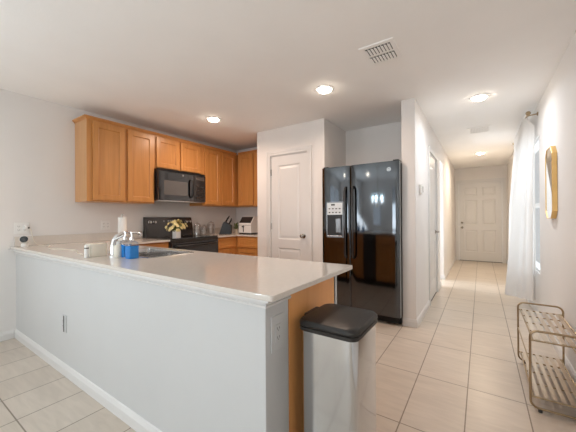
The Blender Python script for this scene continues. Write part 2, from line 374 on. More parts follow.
baseboard('baseboard_hall_corner', 'short white baseboard wrapping the hall corner by the refrigerator', [((-0.712, 3.28), (0, -1)), ((XH, 3.28), (1, -1)), ((XH, HD0-0.07), (1, 0))])
baseboard('baseboard_hall_middle', 'white baseboard between the hall door and the cased opening', [((XH, HD1+0.07), (1, 0)), ((XH, HO0), (1, 0))])
baseboard('baseboard_hall_end', 'white baseboard along the left side of the entry end', [((-0.70, HO1), (0, -1)), ((XH, HO1), (1, -1)), ((XH, YE), (1, 0))])
baseboard('baseboard_right', 'white baseboard at the foot of the right wall', [((XR, YE), (-1, 0)), ((XR, YR), (-1, 0))])
baseboard('baseboard_entry', 'short white baseboard right of the entry door', [((0.52, YE), (0, -1)), ((XR-0.014, YE), (0, -1))])
baseboard('baseboard_pantry', 'white baseboard beside the pantry door', [((PD1+0.075, YP), (0, -1)), ((XP1, YP), (0, -1))])

# door casings
def casing_y(name, label, x0, x1, h, y, cw=0.062, t=0.018):
    bm = bmesh.new()
    for s in (0, 1):
        a = (x0-cw, x0) if s == 0 else (x1, x1+cw)
        bx(bm, (a[0], y-t, 0), (a[1], y, h+cw)); 
        e = (x0-cw, x0-cw*0.55) if s == 0 else (x1+cw*0.55, x1+cw)
        bx(bm, (e[0], y-t-0.006, 0), (e[1], y-t, h+cw))
    bx(bm, (x0, y-t, h), (x1, y, h+cw)); bx(bm, (x0-cw*0.45, y-t-0.006, h+cw*0.55), (x1+cw*0.45, y-t, h+cw))
    # jamb
    bx(bm, (x0-0.001, y, 0), (x0+0.012, y+0.09, h)); bx(bm, (x1-0.012, y, 0), (x1+0.001, y+0.09, h)); bx(bm, (x0+0.012, y, h-0.012), (x1-0.012, y+0.09, h))
    struct(name, bm, 'white', label, 'door trim')
casing_y('trim_2', 'white casing around the pantry door', PD0, PD1, PDH, YP)
casing_y('trim_3', 'white casing around the entry door', -0.50, 0.455, 2.06, YE)
bm = bmesh.new(); cw = 0.062
bx(bm, (XH, HD0-cw, 0), (XH+0.018, HD0, HDH+cw)); bx(bm, (XH, HD1, 0), (XH+0.018, HD1+cw, HDH+cw)); bx(bm, (XH, HD0, HDH), (XH+0.018, HD1, HDH+cw))
bx(bm, (XH-0.1, HD0-0.001, 0), (XH, HD0+0.012, HDH)); bx(bm, (XH-0.1, HD1-0.012, 0), (XH, HD1+0.001, HDH)); bx(bm, (XH-0.1, HD0+0.012, HDH-0.012), (XH, HD1-0.012, HDH))
struct('trim_4', bm, 'white', 'white casing around the hall side door', 'door trim')

# doors
def knob(parent, P, N, m='nickel', name='door_knob', r=0.027):
    bm = bmesh.new(); ax = 'Y' if abs(N[1]) > 0.5 else 'X'; s = N[1] if ax == 'Y' else N[0]
    prof = [(0.032, 0), (0.032, 0.006), (0.012, 0.010), (0.011, 0.03), (r*0.8, 0.038), (r, 0.05), (r*0.95, 0.06), (r*0.6, 0.067), (0.004, 0.069)]
    lathe(bm, P, [(a, h*s) for a, h in prof], 20, ax); return obj(name, bm, m, parent, smooth=True)
w = PD1-PD0-0.03; h = PDH-0.022
bm = bmesh.new(); panel_door(bm, (PD0+0.015, YP+0.040, 0.008), (1, 0, 0), (0, -1, 0), w, h, 0.035, [(0.11, w-0.11, 0.20, 0.74), (0.11, w-0.11, 0.86, h-0.13)], slope=0.016, depth=0.009, raised=0.006)
d1 = struct('door_1', bm, 'white', 'closed white two panel pantry door beside the refrigerator', 'door')
tag(knob(d1, (PD1-0.075, YP+0.005, 0.925), (0, -1, 0)), 'round satin nickel knob')
for z in (0.25, 1.05, 1.82):
    bm = bmesh.new(); lathe(bm, (PD0+0.012, YP-0.001, z-0.045), [(0.006, 0), (0.006, 0.09)], 8); tag(obj('hinge', bm, 'nickel', d1), 'small nickel hinge')
ex0, ex1 = -0.482, 0.437; w = ex1-ex0; h = 2.03
px = [(0.12, w/2-0.055), (w/2+0.055, w-0.12)]
pz = [(0.23, 0.80), (0.93, 1.58), (1.69, h-0.12)]
bm = bmesh.new(); panel_door(bm, (ex0, YE+0.06, 0.012), (1, 0, 0), (0, -1, 0), w, h, 0.042, [(a, b_, c, d) for a, b_ in px for c, d in pz], slope=0.016, depth=0.01, raised=0.007)
d2 = struct('door_2', bm, 'white', 'closed white six panel entry door at the end of the hall', 'door')
tag(knob(d2, (ex0+0.065, YE+0.018, 0.875), (0, -1, 0)), 'round satin nickel knob')
bm = bmesh.new(); lathe(bm, (ex0+0.065, YE+0.018, 1.005), [(0.028, 0), (0.028, -0.012), (0.02, -0.018), (0.004, -0.02)], 18, 'Y'); tag(obj('deadbolt', bm, 'nickel', d2, smooth=True), 'round deadbolt plate')
obj('door_sweep', B(((ex0, YE+0.005, 0.002), (ex1, YE+0.06, 0.011))), 'slot', d2)
w = HD1-HD0-0.03; h = HDH-0.025
bm = bmesh.new(); panel_door(bm, (XH-0.042, HD0+0.015, 0.012), (0, 1, 0), (1, 0, 0), w, h, 0.035, [(0.12, w-0.12, 0.22, 0.80), (0.12, w-0.12, 0.94, h-0.13)], slope=0.016, depth=0.009, raised=0.006)
d3 = struct('door_3', bm, 'white', 'white side door in the hall with a dark lever handle', 'door')
bm = bmesh.new(); yk = HD1-0.08
lathe(bm, (XH-0.007, yk, 0.94), [(0.03, 0), (0.03, 0.008), (0.012, 0.012), (0.011, 0.055)], 16, 'X'); tube(bm, [(XH+0.035, yk, 0.94), (XH+0.037, yk-0.06, 0.94), (XH+0.034, yk-0.115, 0.937)], [0.011, 0.01, 0.008], 10)
tag(obj('door_lever', bm, 'nickel', d3, smooth=True), 'dark nickel lever handle')
obj('threshold', B(((XH-0.10, HD0+0.012, 0.0005), (XH-0.002, HD1-0.012, 0.004))), 'slot', d3)

# ================================================================ KITCHEN CABINETS
def cab_door(parent, O, U, N, w, h, m='wood', name='door', stile=0.058):
    bm = bmesh.new(); panel_door(bm, O, U, N, w, h, 0.019, [(stile, w-stile, stile, h-stile)], slope=0.007, depth=0.012)
    return obj(name, bm, m, parent, bevel=0.002)
UZ0, UZ1 = 1.365, 2.275
XF = -3.545      # face of uppers on the left wall
def crown_on(parent, path, z=UZ1):
    prof = [(0, 0), (0.006, 0), (0.010, 0.012), (0.024, 0.022), (0.026, 0.034), (0, 0.034)]
    bm = bmesh.new(); mitred(bm, prof, path, z-0.012); obj('crown_moulding', bm, 'woodx', parent)
def upper_left(label, y0, y1, z0, doors, crown=None, side=None):
    t = thing('upper_cabinet', label, 'cabinet', (XL+0.002, (y0+y1)/2, z0))
    tag(t, group='wall cabinets')
    obj('body', B(((XL+0.002, y0, z0), (XF, y1, UZ1))), 'wood_light' if side else 'wood', t, bevel=0.002)
    if side:
        bm = B(((XF, y0, z0), (XF+0.003, y1, UZ1))); obj('face_frame', bm, 'wood', t)
    for a, b_ in doors: cab_door(t, (XF+0.004, a, z0+0.018), (0, 1, 0), (1, 0, 0), b_-a, UZ1-z0-0.045)
    crown_on(t, crown)
    return t
Y1, Y2, Y3 = 1.365, 2.142, 2.918
upper_left('tall honey wood wall cabinet with two doors, left of the microwave', Y1, Y2-0.002, UZ0, [(1.418, 1.760), (1.795, 2.128)], [((XL+0.002, Y1), (0, -1)), ((XF, Y1), (1, -1)), ((XF, Y2-0.002), (1, 0))], side=True)
upper_left('short honey wood wall cabinet directly above the microwave', Y2, Y3-0.002, 1.832, [(2.165, 2.505), (2.535, 2.875)], [((XF, Y2), (1, 0)), ((XF, Y3-0.002), (1, 0))])
upper_left('honey wood wall cabinet with two doors, right of the microwave', Y3, 3.966, UZ0, [(2.955, 3.275), (3.31, 3.615)], [((XF, Y3), (1, 0)), ((XF, 3.66), (1, 0))])
t = thing('upper_cabinet', 'narrow honey wood wall cabinet above the toaster, against the pantry wall', 'cabinet', (-3.15, 3.968, UZ0), 'wall cabinets')
YF = 3.665
obj('body', B(((XF+0.032, YF, UZ0), (XP0-0.003, YK-0.002, UZ1))), 'wood', t, bevel=0.002)
for a, b_ in ((-3.475, -3.150), (-3.115, -2.79)): cab_door(t, (a, YF-0.004, UZ0+0.018), (1, 0, 0), (0, -1, 0), b_-a, UZ1-UZ0-0.045)
crown_on(t, [((XF+0.06, YF), (0, -1)), ((XP0-0.003, YF), (0, -1))])

# base cabinets
def base_cab(label, body, kick, fronts, U, N, group='base cabinets'):
    cx = (body[0][0]+body[1][0])/2; cy = (body[0][1]+body[1][1])/2
    t = thing('base_cabinet', label, 'cabinet', (cx, cy, 0), group)
    obj('body', B(body), 'wood', t, bevel=0.002)
    obj('toe_kick', B(kick), 'slot', t)
    for nm, O, w_, h_ in fronts:
        if nm == 'drawer':
            bm = bmesh.new(); panel_door(bm, O, U, N, w_, h_, 0.019, [(0.03, w_-0.03, 0.03, h_-0.03)], slope=0.006, depth=0.004); obj('drawer', bm, 'woodx', t, bevel=0.002)
        else: cab_door(t, O, U, N, w_, h_)
    return t
BT = ZC-0.024
XB = -3.24; YB = 3.345; YPF = 1.515
base_cab('honey wood base cabinet between the sink corner and the range', ((XL+0.002, YPF, 0.1), (XB, 2.143, BT)), ((XL+0.002, YPF+0.01, 0), (XB-0.06, 2.14, 0.1)),
         [('drawer', (XB, 1.62, 0.715), 0.49, 0.145), ('door', (XB, 1.62, 0.125), 0.49, 0.565)], (0, 1, 0), (1, 0, 0))
base_cab('honey wood base cabinet right of the range, under the glass jars', ((XL+0.002, 2.918, 0.1), (XB, YB+0.6, BT)), ((XL+0.002, 2.92, 0), (XB-0.06, YB+0.6, 0.1)),
         [('drawer', (XB, 2.935, 0.715), 0.365, 0.145), ('door', (XB, 2.935, 0.125), 0.365, 0.565)], (0, 1, 0), (1, 0, 0))
base_cab('honey wood base cabinet under the toaster', ((XB+0.003, YB, 0.1), (XP0-0.003, YK-0.003, BT)), ((XB+0.003, YB+0.06, 0), (XP0-0.003, YK-0.003, 0.1)),
         [('drawer', (XB+0.045, YB, 0.715), 0.41, 0.145), ('door', (XB+0.045, YB, 0.125), 0.41, 0.565)], (1, 0, 0), (0, -1, 0))
# peninsula, doors face the range
t = base_cab('honey wood base cabinet closing the end of the peninsula', ((-1.46, HW1+0.003, 0.1), (XE-0.006, YPF, BT)), ((-1.46, HW1+0.003, 0), (XE-0.02, YPF-0.07, 0.1)),
         [('drawer', (-1.45+0.735, YPF, 0.715), 0.36, 0.145), ('drawer', (-1.45+0.365, YPF, 0.715), 0.355, 0.145), ('door', (-1.45+0.735, YPF, 0.125), 0.36, 0.565), ('door', (-1.45+0.365, YPF, 0.125), 0.355, 0.565)], (-1, 0, 0), (0, 1, 0))
tag(obj('end_panel', B(((XE-0.005, HW1+0.003, 0), (XE, YPF-0.036, BT))), 'wood_dark', t), 'flat wood end panel facing the trash can')
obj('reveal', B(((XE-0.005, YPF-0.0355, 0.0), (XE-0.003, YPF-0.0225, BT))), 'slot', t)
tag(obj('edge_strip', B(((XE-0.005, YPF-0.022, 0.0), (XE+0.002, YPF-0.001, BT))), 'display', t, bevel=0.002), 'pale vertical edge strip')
base_cab('honey wood sink base cabinet in the peninsula', ((-3.20, HW1+0.003, 0.1), (-2.55, YPF, BT)), ((-3.20, HW1+0.003, 0), (-2.55, YPF-0.07, 0.1)),
         [('drawer', (-2.56, YPF, 0.715), 0.63, 0.145), ('door', (-2.56, YPF, 0.125), 0.31, 0.565), ('door', (-2.875, YPF, 0.125), 0.31, 0.565)], (-1, 0, 0), (0, 1, 0))
bm = B(((-2.547, HW1+0.003, 0.1), (-2.52, YPF, BT)), ((-1.803, HW1+0.003, 0.1), (-1.78, YPF, BT)), ((-2.52, HW1+0.003, 0.1), (-1.803, HW1+0.012, BT)), ((-2.52, YPF-0.015, 0.1), (-1.803, YPF, BT)), ((-2.52, HW1+0.012, 0.1), (-1.803, YPF-0.015, 0.118)))
t = thing('base_cabinet', 'honey wood base cabinet under the steel sink', 'cabinet', (-2.16, 1.27, 0), 'base cabinets')
obj('body', bm, 'wood', t); obj('toe_kick', B(((-2.547, HW1+0.003, 0), (-1.78, YPF-0.07, 0.1))), 'slot', t)
for x in (-1.80, -2.165): cab_door(t, (x, YPF, 0.125), (-1, 0, 0), (0, 1, 0), 0.35, 0.565)
bm = bmesh.new(); panel_door(bm, (-1.80, YPF, 0.715), (-1, 0, 0), (0, 1, 0), 0.715, 0.145, 0.019, [(0.03, 0.685, 0.03, 0.115)], slope=0.006, depth=0.004); obj('drawer', bm, 'woodx', t)
t = thing('dishwasher', 'black dishwasher in the peninsula, mirrored in the refrigerator', 'dishwasher', (-1.62, 1.27, 0))
obj('body', B(((-1.775, HW1+0.01, 0.09), (-1.465, YPF-0.01, BT-0.003))), 'blackmatte', t)
obj('door', B(((-1.772, YPF-0.01, 0.12), (-1.468, YPF+0.018, 0.76))), 'black', t, bevel=0.004)
obj('control_panel', B(((-1.772, YPF-0.01, 0.765), (-1.468, YPF+0.018, BT-0.006))), 'black', t, bevel=0.004)
obj('toe_kick', B(((-1.772, HW1+0.02, 0), (-1.468, YPF-0.06, 0.09))), 'slot', t)

# countertops
def slab(name_bm, xs, ys, filled, z0, z1):
    bm = name_bm; vt = {}; 
    def v(i, j, k):
        if (i, j, k) not in vt: vt[(i, j, k)] = bm.verts.new((xs[i], ys[j], (z0, z1)[k]))
        return vt[(i, j, k)]
    F = lambda i, j: 0 <= i < len(xs)-1 and 0 <= j < len(ys)-1 and filled(i, j)
    for i in range(len(xs)-1):
        for j in range(len(ys)-1):
            if not F(i, j): continue
            bm.faces.new((v(i, j, 1), v(i+1, j, 1), v(i+1, j+1, 1), v(i, j+1, 1)))
            bm.faces.new((v(i, j, 0), v(i, j+1, 0), v(i+1, j+1, 0), v(i+1, j, 0)))
            if not F(i, j-1): bm.faces.new((v(i, j, 0), v(i+1, j, 0), v(i+1, j, 1), v(i, j, 1)))
            if not F(i, j+1): bm.faces.new((v(i+1, j+1, 0), v(i, j+1, 0), v(i, j+1, 1), v(i+1, j+1, 1)))
            if not F(i-1, j): bm.faces.new((v(i, j+1, 0), v(i, j, 0), v(i, j, 1), v(i, j+1, 1)))
            if not F(i+1, j): bm.faces.new((v(i+1, j, 0), v(i+1, j+1, 0), v(i+1, j+1, 1), v(i+1, j, 1)))
SX0, SX1, SY0, SY1 = -2.50, -1.87, 1.10, 1.46
CX1, CYF, CYB = -0.603, 0.795, 1.557
bm = bmesh.new(); xs = [XL+0.001, -3.205, SX0, SX1, CX1]; ys = [CYF, SY0, SY1, CYB, 2.145]
slab(bm, xs, ys, lambda i, j: (j < 3 and not (i == 2 and j == 1)) or (j == 3 and i == 0), ZC-0.022, ZC)
for v_ in bm.verts:
    if abs(v_.co.y-CYF) < 1e-6: v_.co.y = CYF+0.022*(CX1-v_.co.x)/(CX1-XL)
ed = [e for e in bm.edges if all(abs(v_.co.x-CX1) < 1e-6 for v_ in e.verts) and abs(e.verts[0].co.z-e.verts[1].co.z) > 0.01 and (abs(e.verts[0].co.y-CYF) < 1e-3 or abs(e.verts[0].co.y-CYB) < 1e-3)]
bmesh.ops.bevel(bm, geom=ed, offset=0.014, segments=4, affect='EDGES', profile=0.5)
ct = thing('countertop', 'white quartz peninsula counter wrapping past the sink to the range', 'countertop', (-2.2, 1.17, ZC-0.022))
obj('slab', bm, 'quartz', ct, bevel=0.003)
obj('backsplash', B(((XL+0.001, 0.85, ZC+0.0005), (XL+0.019, 2.143, ZC+0.095))), 'quartz', ct, bevel=0.002)
bm = bmesh.new(); xs = [XL+0.001, -3.205, XP0-0.002]; ys = [2.917, 3.325, YK-0.002]
slab(bm, xs, ys, lambda i, j: i == 0 or j == 1, ZC-0.022, ZC)
ct2 = thing('countertop', 'white quartz corner counter holding the jars, knife block and toaster', 'countertop', (-3.5, 3.5, ZC-0.022))
obj('slab', bm, 'quartz', ct2, bevel=0.003)
obj('backsplash', B(((XL+0.001, 2.917, ZC+0.0005), (XL+0.019, YK-0.002, ZC+0.095)), ((XL+0.019, YK-0.02, ZC+0.0005), (XP0-0.002, YK-0.002, ZC+0.095))), 'quartz', ct2)

# sink
t = thing('sink', 'stainless steel double bowl sink set into the peninsula counter', 'sink', (-2.16, 1.29, ZC-0.2))
def bowl(x0, x1, y0, y1, z0, z1):
    bm = bmesh.new(); T = 0.004
    lo = lambda e, z, r: [(a, b_, z) for a, b_ in rrect(x0+e, x1-e, y0+e, y1-e, r)]
    loft(bm, [lo(0, z1, 0.03), lo(0.006, z0+0.02, 0.04), lo(0.03, z0, 0.03), ], cap=False)
    bm.faces.new([v_ for v_ in bm.verts][-len(lo(0, 0, 0.03)):])
    loft(bm, [lo(0, z1, 0.03), lo(-T, z1, 0.03), lo(-T, z0+0.01, 0.03), lo(0.02, z0-T, 0.03)], cap=False)
    bmesh.ops.remove_doubles(bm, verts=bm.verts, dist=1e-5)
    return bm
xm = (SX0+SX1)/2
for a, b_ in ((SX0+0.008, xm-0.012), (xm+0.012, SX1-0.008)):
    o = obj('bowl', bowl(a, b_, SY0+0.008, SY1-0.008, ZC-0.19, ZC-0.024), 'steel', t, smooth=True)
    bm = bmesh.new(); lathe(bm, ((a+b_)/2, (SY0+SY1)/2, ZC-0.189), [(0.045, 0), (0.043, 0.004), (0.02, 0.002)], 20); obj('drain', bm, 'chrome', o, smooth=True)
rim = [SX0-0.008, SX1+0.008, SY0-0.008, SY1+0.008]
bm = bmesh.new(); lo = lambda e, z, r: [(a, b_, z) for a, b_ in rrect(SX0-0.010+e, SX1+0.010-e, SY0-0.010+e, SY1+0.010-e, r)]
loft(bm, [lo(0, ZC+0.0006, 0.03), lo(0.002, ZC+0.004, 0.03), lo(0.02, ZC+0.004, 0.025), lo(0.024, ZC-0.03, 0.02)], cap=False)
bx(bm, (xm-0.012, SY0+0.006, ZC-0.03), (xm+0.012, SY1-0.006, ZC-0.004))
obj('rim', bm, 'steel', t, smooth=True)

# faucet
FX, FY = -2.175, 1.005
t = thing('faucet', 'chrome single lever pull-out faucet behind the sink', 'faucet', (FX, FY, ZC))
bm = bmesh.new(); lathe(bm, (FX, FY, ZC+0.0005), [(0.028, 0), (0.028, 0.006), (0.022, 0.012), (0.020, 0.08), (0.019, 0.085)], 20); obj('base', bm, 'chrome', t, smooth=True)
bm = bmesh.new(); tube(bm, [(FX, FY, ZC+0.08), (FX, FY+0.004, ZC+0.115), (FX, FY+0.02, ZC+0.145), (FX, FY+0.055, ZC+0.163), (FX, FY+0.10, ZC+0.168), (FX, FY+0.15, ZC+0.165)], [0.019, 0.018, 0.015, 0.011, 0.009, 0.008], 14); obj('spout', bm, 'chrome', t, smooth=True)
bm = bmesh.new(); tube(bm, [(FX, FY+0.148, ZC+0.165), (FX, FY+0.168, ZC+0.163), (FX, FY+0.192, ZC+0.152), (FX, FY+0.197, ZC+0.135)], [0.009, 0.011, 0.013, 0.012], 14); obj('spray_head', bm, 'chrome', t, smooth=True)
bm = bmesh.new(); tube(bm, [(FX+0.01, FY-0.012, ZC+0.085), (FX+0.014, FY-0.004, ZC+0.12), (FX+0.05, FY+0.045, ZC+0.15)], [0.010, 0.008, 0.006], 10); obj('lever', bm, 'chrome', t, smooth=True)

# ================================================================ RANGE, MICROWAVE, FRIDGE
RY0, RY1 = 2.150, 2.912; RXF = -3.215
t = thing('range', 'black freestanding electric range under the microwave', 'stove', (-3.5, 2.53, 0))
obj('body', B(((XL+0.02, RY0, 0.03), (RXF, RY1, ZC-0.004))), 'black', t, bevel=0.003)
obj('cooktop', B(((XL+0.09, RY0-0.001, ZC-0.003), (RXF+0.02, RY1+0.001, ZC+0.012))), 'blackgloss', t, bevel=0.004)
bm = bmesh.new()
extrude_profile(bm, [(0, 0), (0.08, 0), (0.07, 0.10), (0.035, 0.275), (0.0, 0.285)], (XL+0.02, RY0, ZC+0.001), (XL+0.02, RY1, ZC+0.001), (1, 0, 0))
bg_ = obj('backguard', bm, 'black', t, bevel=0.004)
for y in (2.215, 2.285, 2.80, 2.865):
    bm = bmesh.new(); lathe(bm, (XL+0.068, y, ZC+0.215), [(0.024, 0), (0.024, 0.006), (0.019, 0.01), (0.017, 0.028), (0.004, 0.03)], 18, 'X')
    kb = obj('knob', bm, 'steel', bg_, smooth=True)  # bright steel stands in for highlights on black knobs
for y, w_ in ((2.43, 0.008), (2.50, 0.02), (2.535, 0.02), (2.57, 0.02), (2.64, 0.045)):
    obj('display' if w_ > 0.03 else 'button', B(((XL+0.058, y-w_/2, ZC+0.222), (XL+0.0685, y+w_/2, ZC+0.234))), 'display', bg_)
for yy, xx, r in ((2.34, -3.62, 0.09), (2.72, -3.62, 0.075), (2.34, -3.36, 0.075), (2.72, -3.36, 0.10)):
    bm = bmesh.new(); lathe(bm, (xx, yy, ZC+0.0122), [(r, 0), (r, 0.0006), (r-0.004, 0.0006), (r-0.004, 0)], 30, cap=False); obj('burner_ring', bm, 'darkgrey', t)
od = obj('oven_door', B(((RXF, RY0+0.004, 0.24), (RXF+0.035, RY1-0.004, ZC-0.045))), 'black', t, bevel=0.006)
obj('window', B(((RXF+0.0352, RY0+0.12, 0.36), (RXF+0.037, RY1-0.12, 0.68))), 'greyglass', od)
bm = bmesh.new(); tube(bm, [(RXF+0.03, RY0+0.06, 0.815), (RXF+0.075, RY0+0.06, 0.82), (RXF+0.085, RY0+0.10, 0.82), (RXF+0.088, 2.53, 0.82), (RXF+0.085, RY1-0.10, 0.82), (RXF+0.075, RY1-0.06, 0.82), (RXF+0.03, RY1-0.06, 0.815)], 0.014, 12)
obj('handle', bm, 'blackmatte', od, smooth=True)
obj('drawer', B(((RXF, RY0+0.004, 0.06), (RXF+0.03, RY1-0.004, 0.232))), 'black', t, bevel=0.006)
obj('front_rail', B(((RXF, RY0+0.002, ZC-0.043), (RXF+0.03, RY1-0.002, ZC-0.004))), 'darkgrey', t, bevel=0.004)

MX = -3.455; MZ0, MZ1 = 1.402, 1.829; MY0, MY1 = 2.147, 2.911
t = thing('microwave', 'black over the range microwave mounted under the short cabinet', 'microwave', (-3.6, 2.53, MZ0))
obj('body', B(((XL+0.003, MY0, MZ0+0.012), (MX-0.03, MY1, MZ1))), 'black', t, bevel=0.003)
obj('base_plate', B(((XL+0.01, MY0+0.004, MZ0), (MX-0.035, MY1-0.004, MZ0+0.0118))), 'steel', t)
MS = 2.70
dr = obj('door', B(((MX-0.03, MY0, MZ0+0.012), (MX, MS-0.003, MZ1-0.03))), 'blackgloss', t, bevel=0.006)
obj('window', B(((MX, MY0+0.075, MZ0+0.085), (MX+0.0025, 2.585, MZ0+0.275))), 'greyglass', dr)
bm = bmesh.new(); yh = 2.645
tube(bm, [(MX-0.002, yh, MZ0+0.07), (MX+0.034, yh, MZ0+0.085), (MX+0.04, yh, MZ0+0.12), (MX+0.04, yh, MZ0+0.27), (MX+0.034, yh, MZ0+0.305), (MX-0.002, yh, MZ0+0.32)], 0.013, 10); obj('handle', bm, 'blackmatte', dr, smooth=True)
cp = obj('control_panel', B(((MX-0.03, MS, MZ0+0.012), (MX, MY1, MZ1-0.03))), 'black', t, bevel=0.005)
obj('display', B(((MX, MS+0.03, MZ1-0.10), (MX+0.002, MY1-0.03, MZ1-0.06))), 'greyglass', cp)
for i in range(3):
    for j in range(5): obj('button', B(((MX, MS+0.03+i*0.053, MZ0+0.05+j*0.043), (MX+0.0015, MS+0.068+i*0.053, MZ0+0.078+j*0.043))), 'darkgrey', cp)
bm = bmesh.new()
for k in range(5): bx(bm, (MX-0.03, MY0+0.004, MZ1-0.028+k*0.0056), (MX-0.004, MY1-0.004, MZ1-0.0255+k*0.0056))
bx(bm, (MX-0.03, MY0+0.002, MZ1-0.028), (MX-0.02, MY1-0.002, MZ1-0.001)); obj('vent_grille', bm, 'blackmatte', t)
def text_mesh(s, size):
    c = bpy.data.curves.new('lettering', 'FONT'); c.body = s; c.size = size; c.align_x = 'CENTER'; c.align_y = 'CENTER'; c.extrude = 0.0004
    o = bpy.data.objects.new('lettering', c); COL.objects.link(o)
    dg = bpy.context.evaluated_depsgraph_get(); me = bpy.data.meshes.new_from_object(o.evaluated_get(dg))
    bpy.data.objects.remove(o); bm = bmesh.new(); bm.from_mesh(me); bpy.data.meshes.remove(me); return bm
def badge(parent, P, facing, r):
    bm = bmesh.new(); ax, s = ('X', 1) if facing == 'X' else ('Y', -1)
    lathe(bm, P, [(r*0.86, 0), (r, 0), (r, 0.0022*s), (r*0.86, 0.0022*s), (r*0.86, 0)], 28, ax, cap=False)
    o = obj('badge', bm, 'chrome', parent, smooth=False); o['label'] = 'small round silver maker badge'
    bm = text_mesh('GE', r*0.95)
    bmesh.ops.transform(bm, matrix=Matrix.Rotation(PI/2, 4, 'X'), verts=bm.verts)
    if facing == 'X': bmesh.ops.transform(bm, matrix=Matrix.Rotation(PI/2, 4, 'Z'), verts=bm.verts)
    d = V((0.0018, 0, 0)) if facing == 'X' else V((0, -0.0018, 0))
    bmesh.ops.translate(bm, verts=bm.verts, vec=V(P)+d); obj('monogram', bm, 'chrome', o)
    bm = bmesh.new(); lathe(bm, P, [(r*0.85, 0), (r*0.85, 0.001*s), (0.001, 0.001*s)], 28, ax); obj('disc', bm, 'dispenser_grey', o)
badge(dr, (MX+0.0004, 2.515, MZ1-0.062), 'X', 0.014)

FX0, FX1, FYF = -1.632, -0.716, 3.190; FZ = 1.778
XS = -1.268
t = thing('refrigerator', 'tall glossy black side by side refrigerator in the alcove', 'refrigerator', (-1.17, 3.6, 0))
obj('body', B(((FX0+0.008, FYF+0.075, 0.012), (FX1-0.006, 3.93, FZ-0.012))), 'blackmatte', t, bevel=0.004)
def fdoor(x0, x1):
    bm = bmesh.new(); n = 14; pts = []
    for k in range(n+1):
        u = k/n; x = x0+(x1-x0)*u; bulge = 0.007*(1-(2*u-1)**2); e = 0.010*max(0, abs(2*u-1)-0.9)/0.1
        pts.append((x, FYF-bulge+e))
    pts += [(x1, FYF+0.07), (x0, FYF+0.07)]
    loft(bm, [[(a, b_, z) for a, b_ in pts] for z in (0.095, FZ)])
    return bm
ld = obj('freezer_door', fdoor(FX0, XS-0.004), 'blackgloss', t, smooth=True)
rd = obj('fresh_food_door', fdoor(XS+0.004, FX1), 'blackgloss', t, smooth=True)
for dd, xh in ((ld, XS-0.045), (rd, XS+0.045)):
    bm = bmesh.new(); yb = FYF-0.005
    tube(bm, [(xh, yb+0.01, 0.70), (xh, yb-0.035, 0.715), (xh, yb-0.047, 0.76), (xh, yb-0.05, 1.1), (xh, yb-0.047, 1.46), (xh, yb-0.035, 1.51), (xh, yb+0.01, 1.525)], 0.0145, 12)
    obj('handle', bm, 'black', dd, smooth=True)
dx0, dx1 = -1.555, -1.360; yb = FYF-0.0115
dp = obj('dispenser', B(((dx0-0.012, yb-0.003, 0.93), (dx0, yb+0.02, 1.36)), ((dx1, yb, 0.93), (dx1+0.012, yb+0.02, 1.36)), ((dx0, yb, 1.345), (dx1, yb+0.02, 1.36)), ((dx0, yb, 0.93), (dx1, yb+0.02, 0.955)), ), 'dispenser_grey', ld)
obj('cavity', B(((dx0, yb+0.004, 0.955), (dx1, yb+0.02, 1.203))), 'blackmatte', dp)
pn = obj('control_panel', B(((dx0, yb-0.002, 1.205), (dx1, yb+0.02, 1.345))), 'display', dp)
for i in range(4):
    for j in range(2): obj('button', B(((dx0+0.018+i*0.044, yb-0.0032, 1.225+j*0.045), (dx0+0.040+i*0.044, yb-0.0021, 1.238+j*0.045))), 'darkgrey', dp)
obj('screen', B(((dx0+0.05, yb-0.0032, 1.315), (dx0+0.10, yb-0.0021, 1.333))), 'darkgrey', dp)
obj('paddle', B(((dx0+0.11, yb-0.006, 0.99), (dx1-0.02, yb+0.004, 1.16))), 'dispenser_grey', dp, bevel=0.004)
obj('drip_tray', B(((dx0+0.005, yb-0.012, 0.946), (dx1-0.005, yb+0.004, 0.956))), 'steel', dp)
tag(obj('edge_sheen', B(((FX1+0.0003, FYF+0.012, 0.10), (FX1+0.002, FYF+0.034, FZ-0.004))), 'display', rd), 'painted pale sheen down the right edge')  # pale strip paints the light reflected by the black door edge
badge(rd, (-0.822, FYF-0.0065, 1.690), 'Y', 0.021)
bm = bmesh.new()
for k in range(6): bx(bm, (FX0+0.02, FYF+0.045, 0.022+k*0.011), (FX1-0.02, FYF+0.06, 0.029+k*0.011))
bx(bm, (FX0+0.02, FYF+0.06, 0.02), (FX1-0.02, FYF+0.074, 0.09)); obj('base_grille', bm, 'blackmatte', t)
for x in (FX0+0.05, FX1-0.05):
    bm = bmesh.new(); lathe(bm, (x, FYF+0.05, 0), [(0.016, 0), (0.016, 0.012), (0.008, 0.013), (0.008, 0.022)], 12); obj('foot', bm, 'nickel', t)
for x in (FX0+0.04, FX1-0.04): obj('hinge_cover', B(((x-0.03, FYF+0.02, FZ+0.0005), (x+0.03, FYF+0.14, FZ+0.016))), 'blackmatte', t, bevel=0.004)

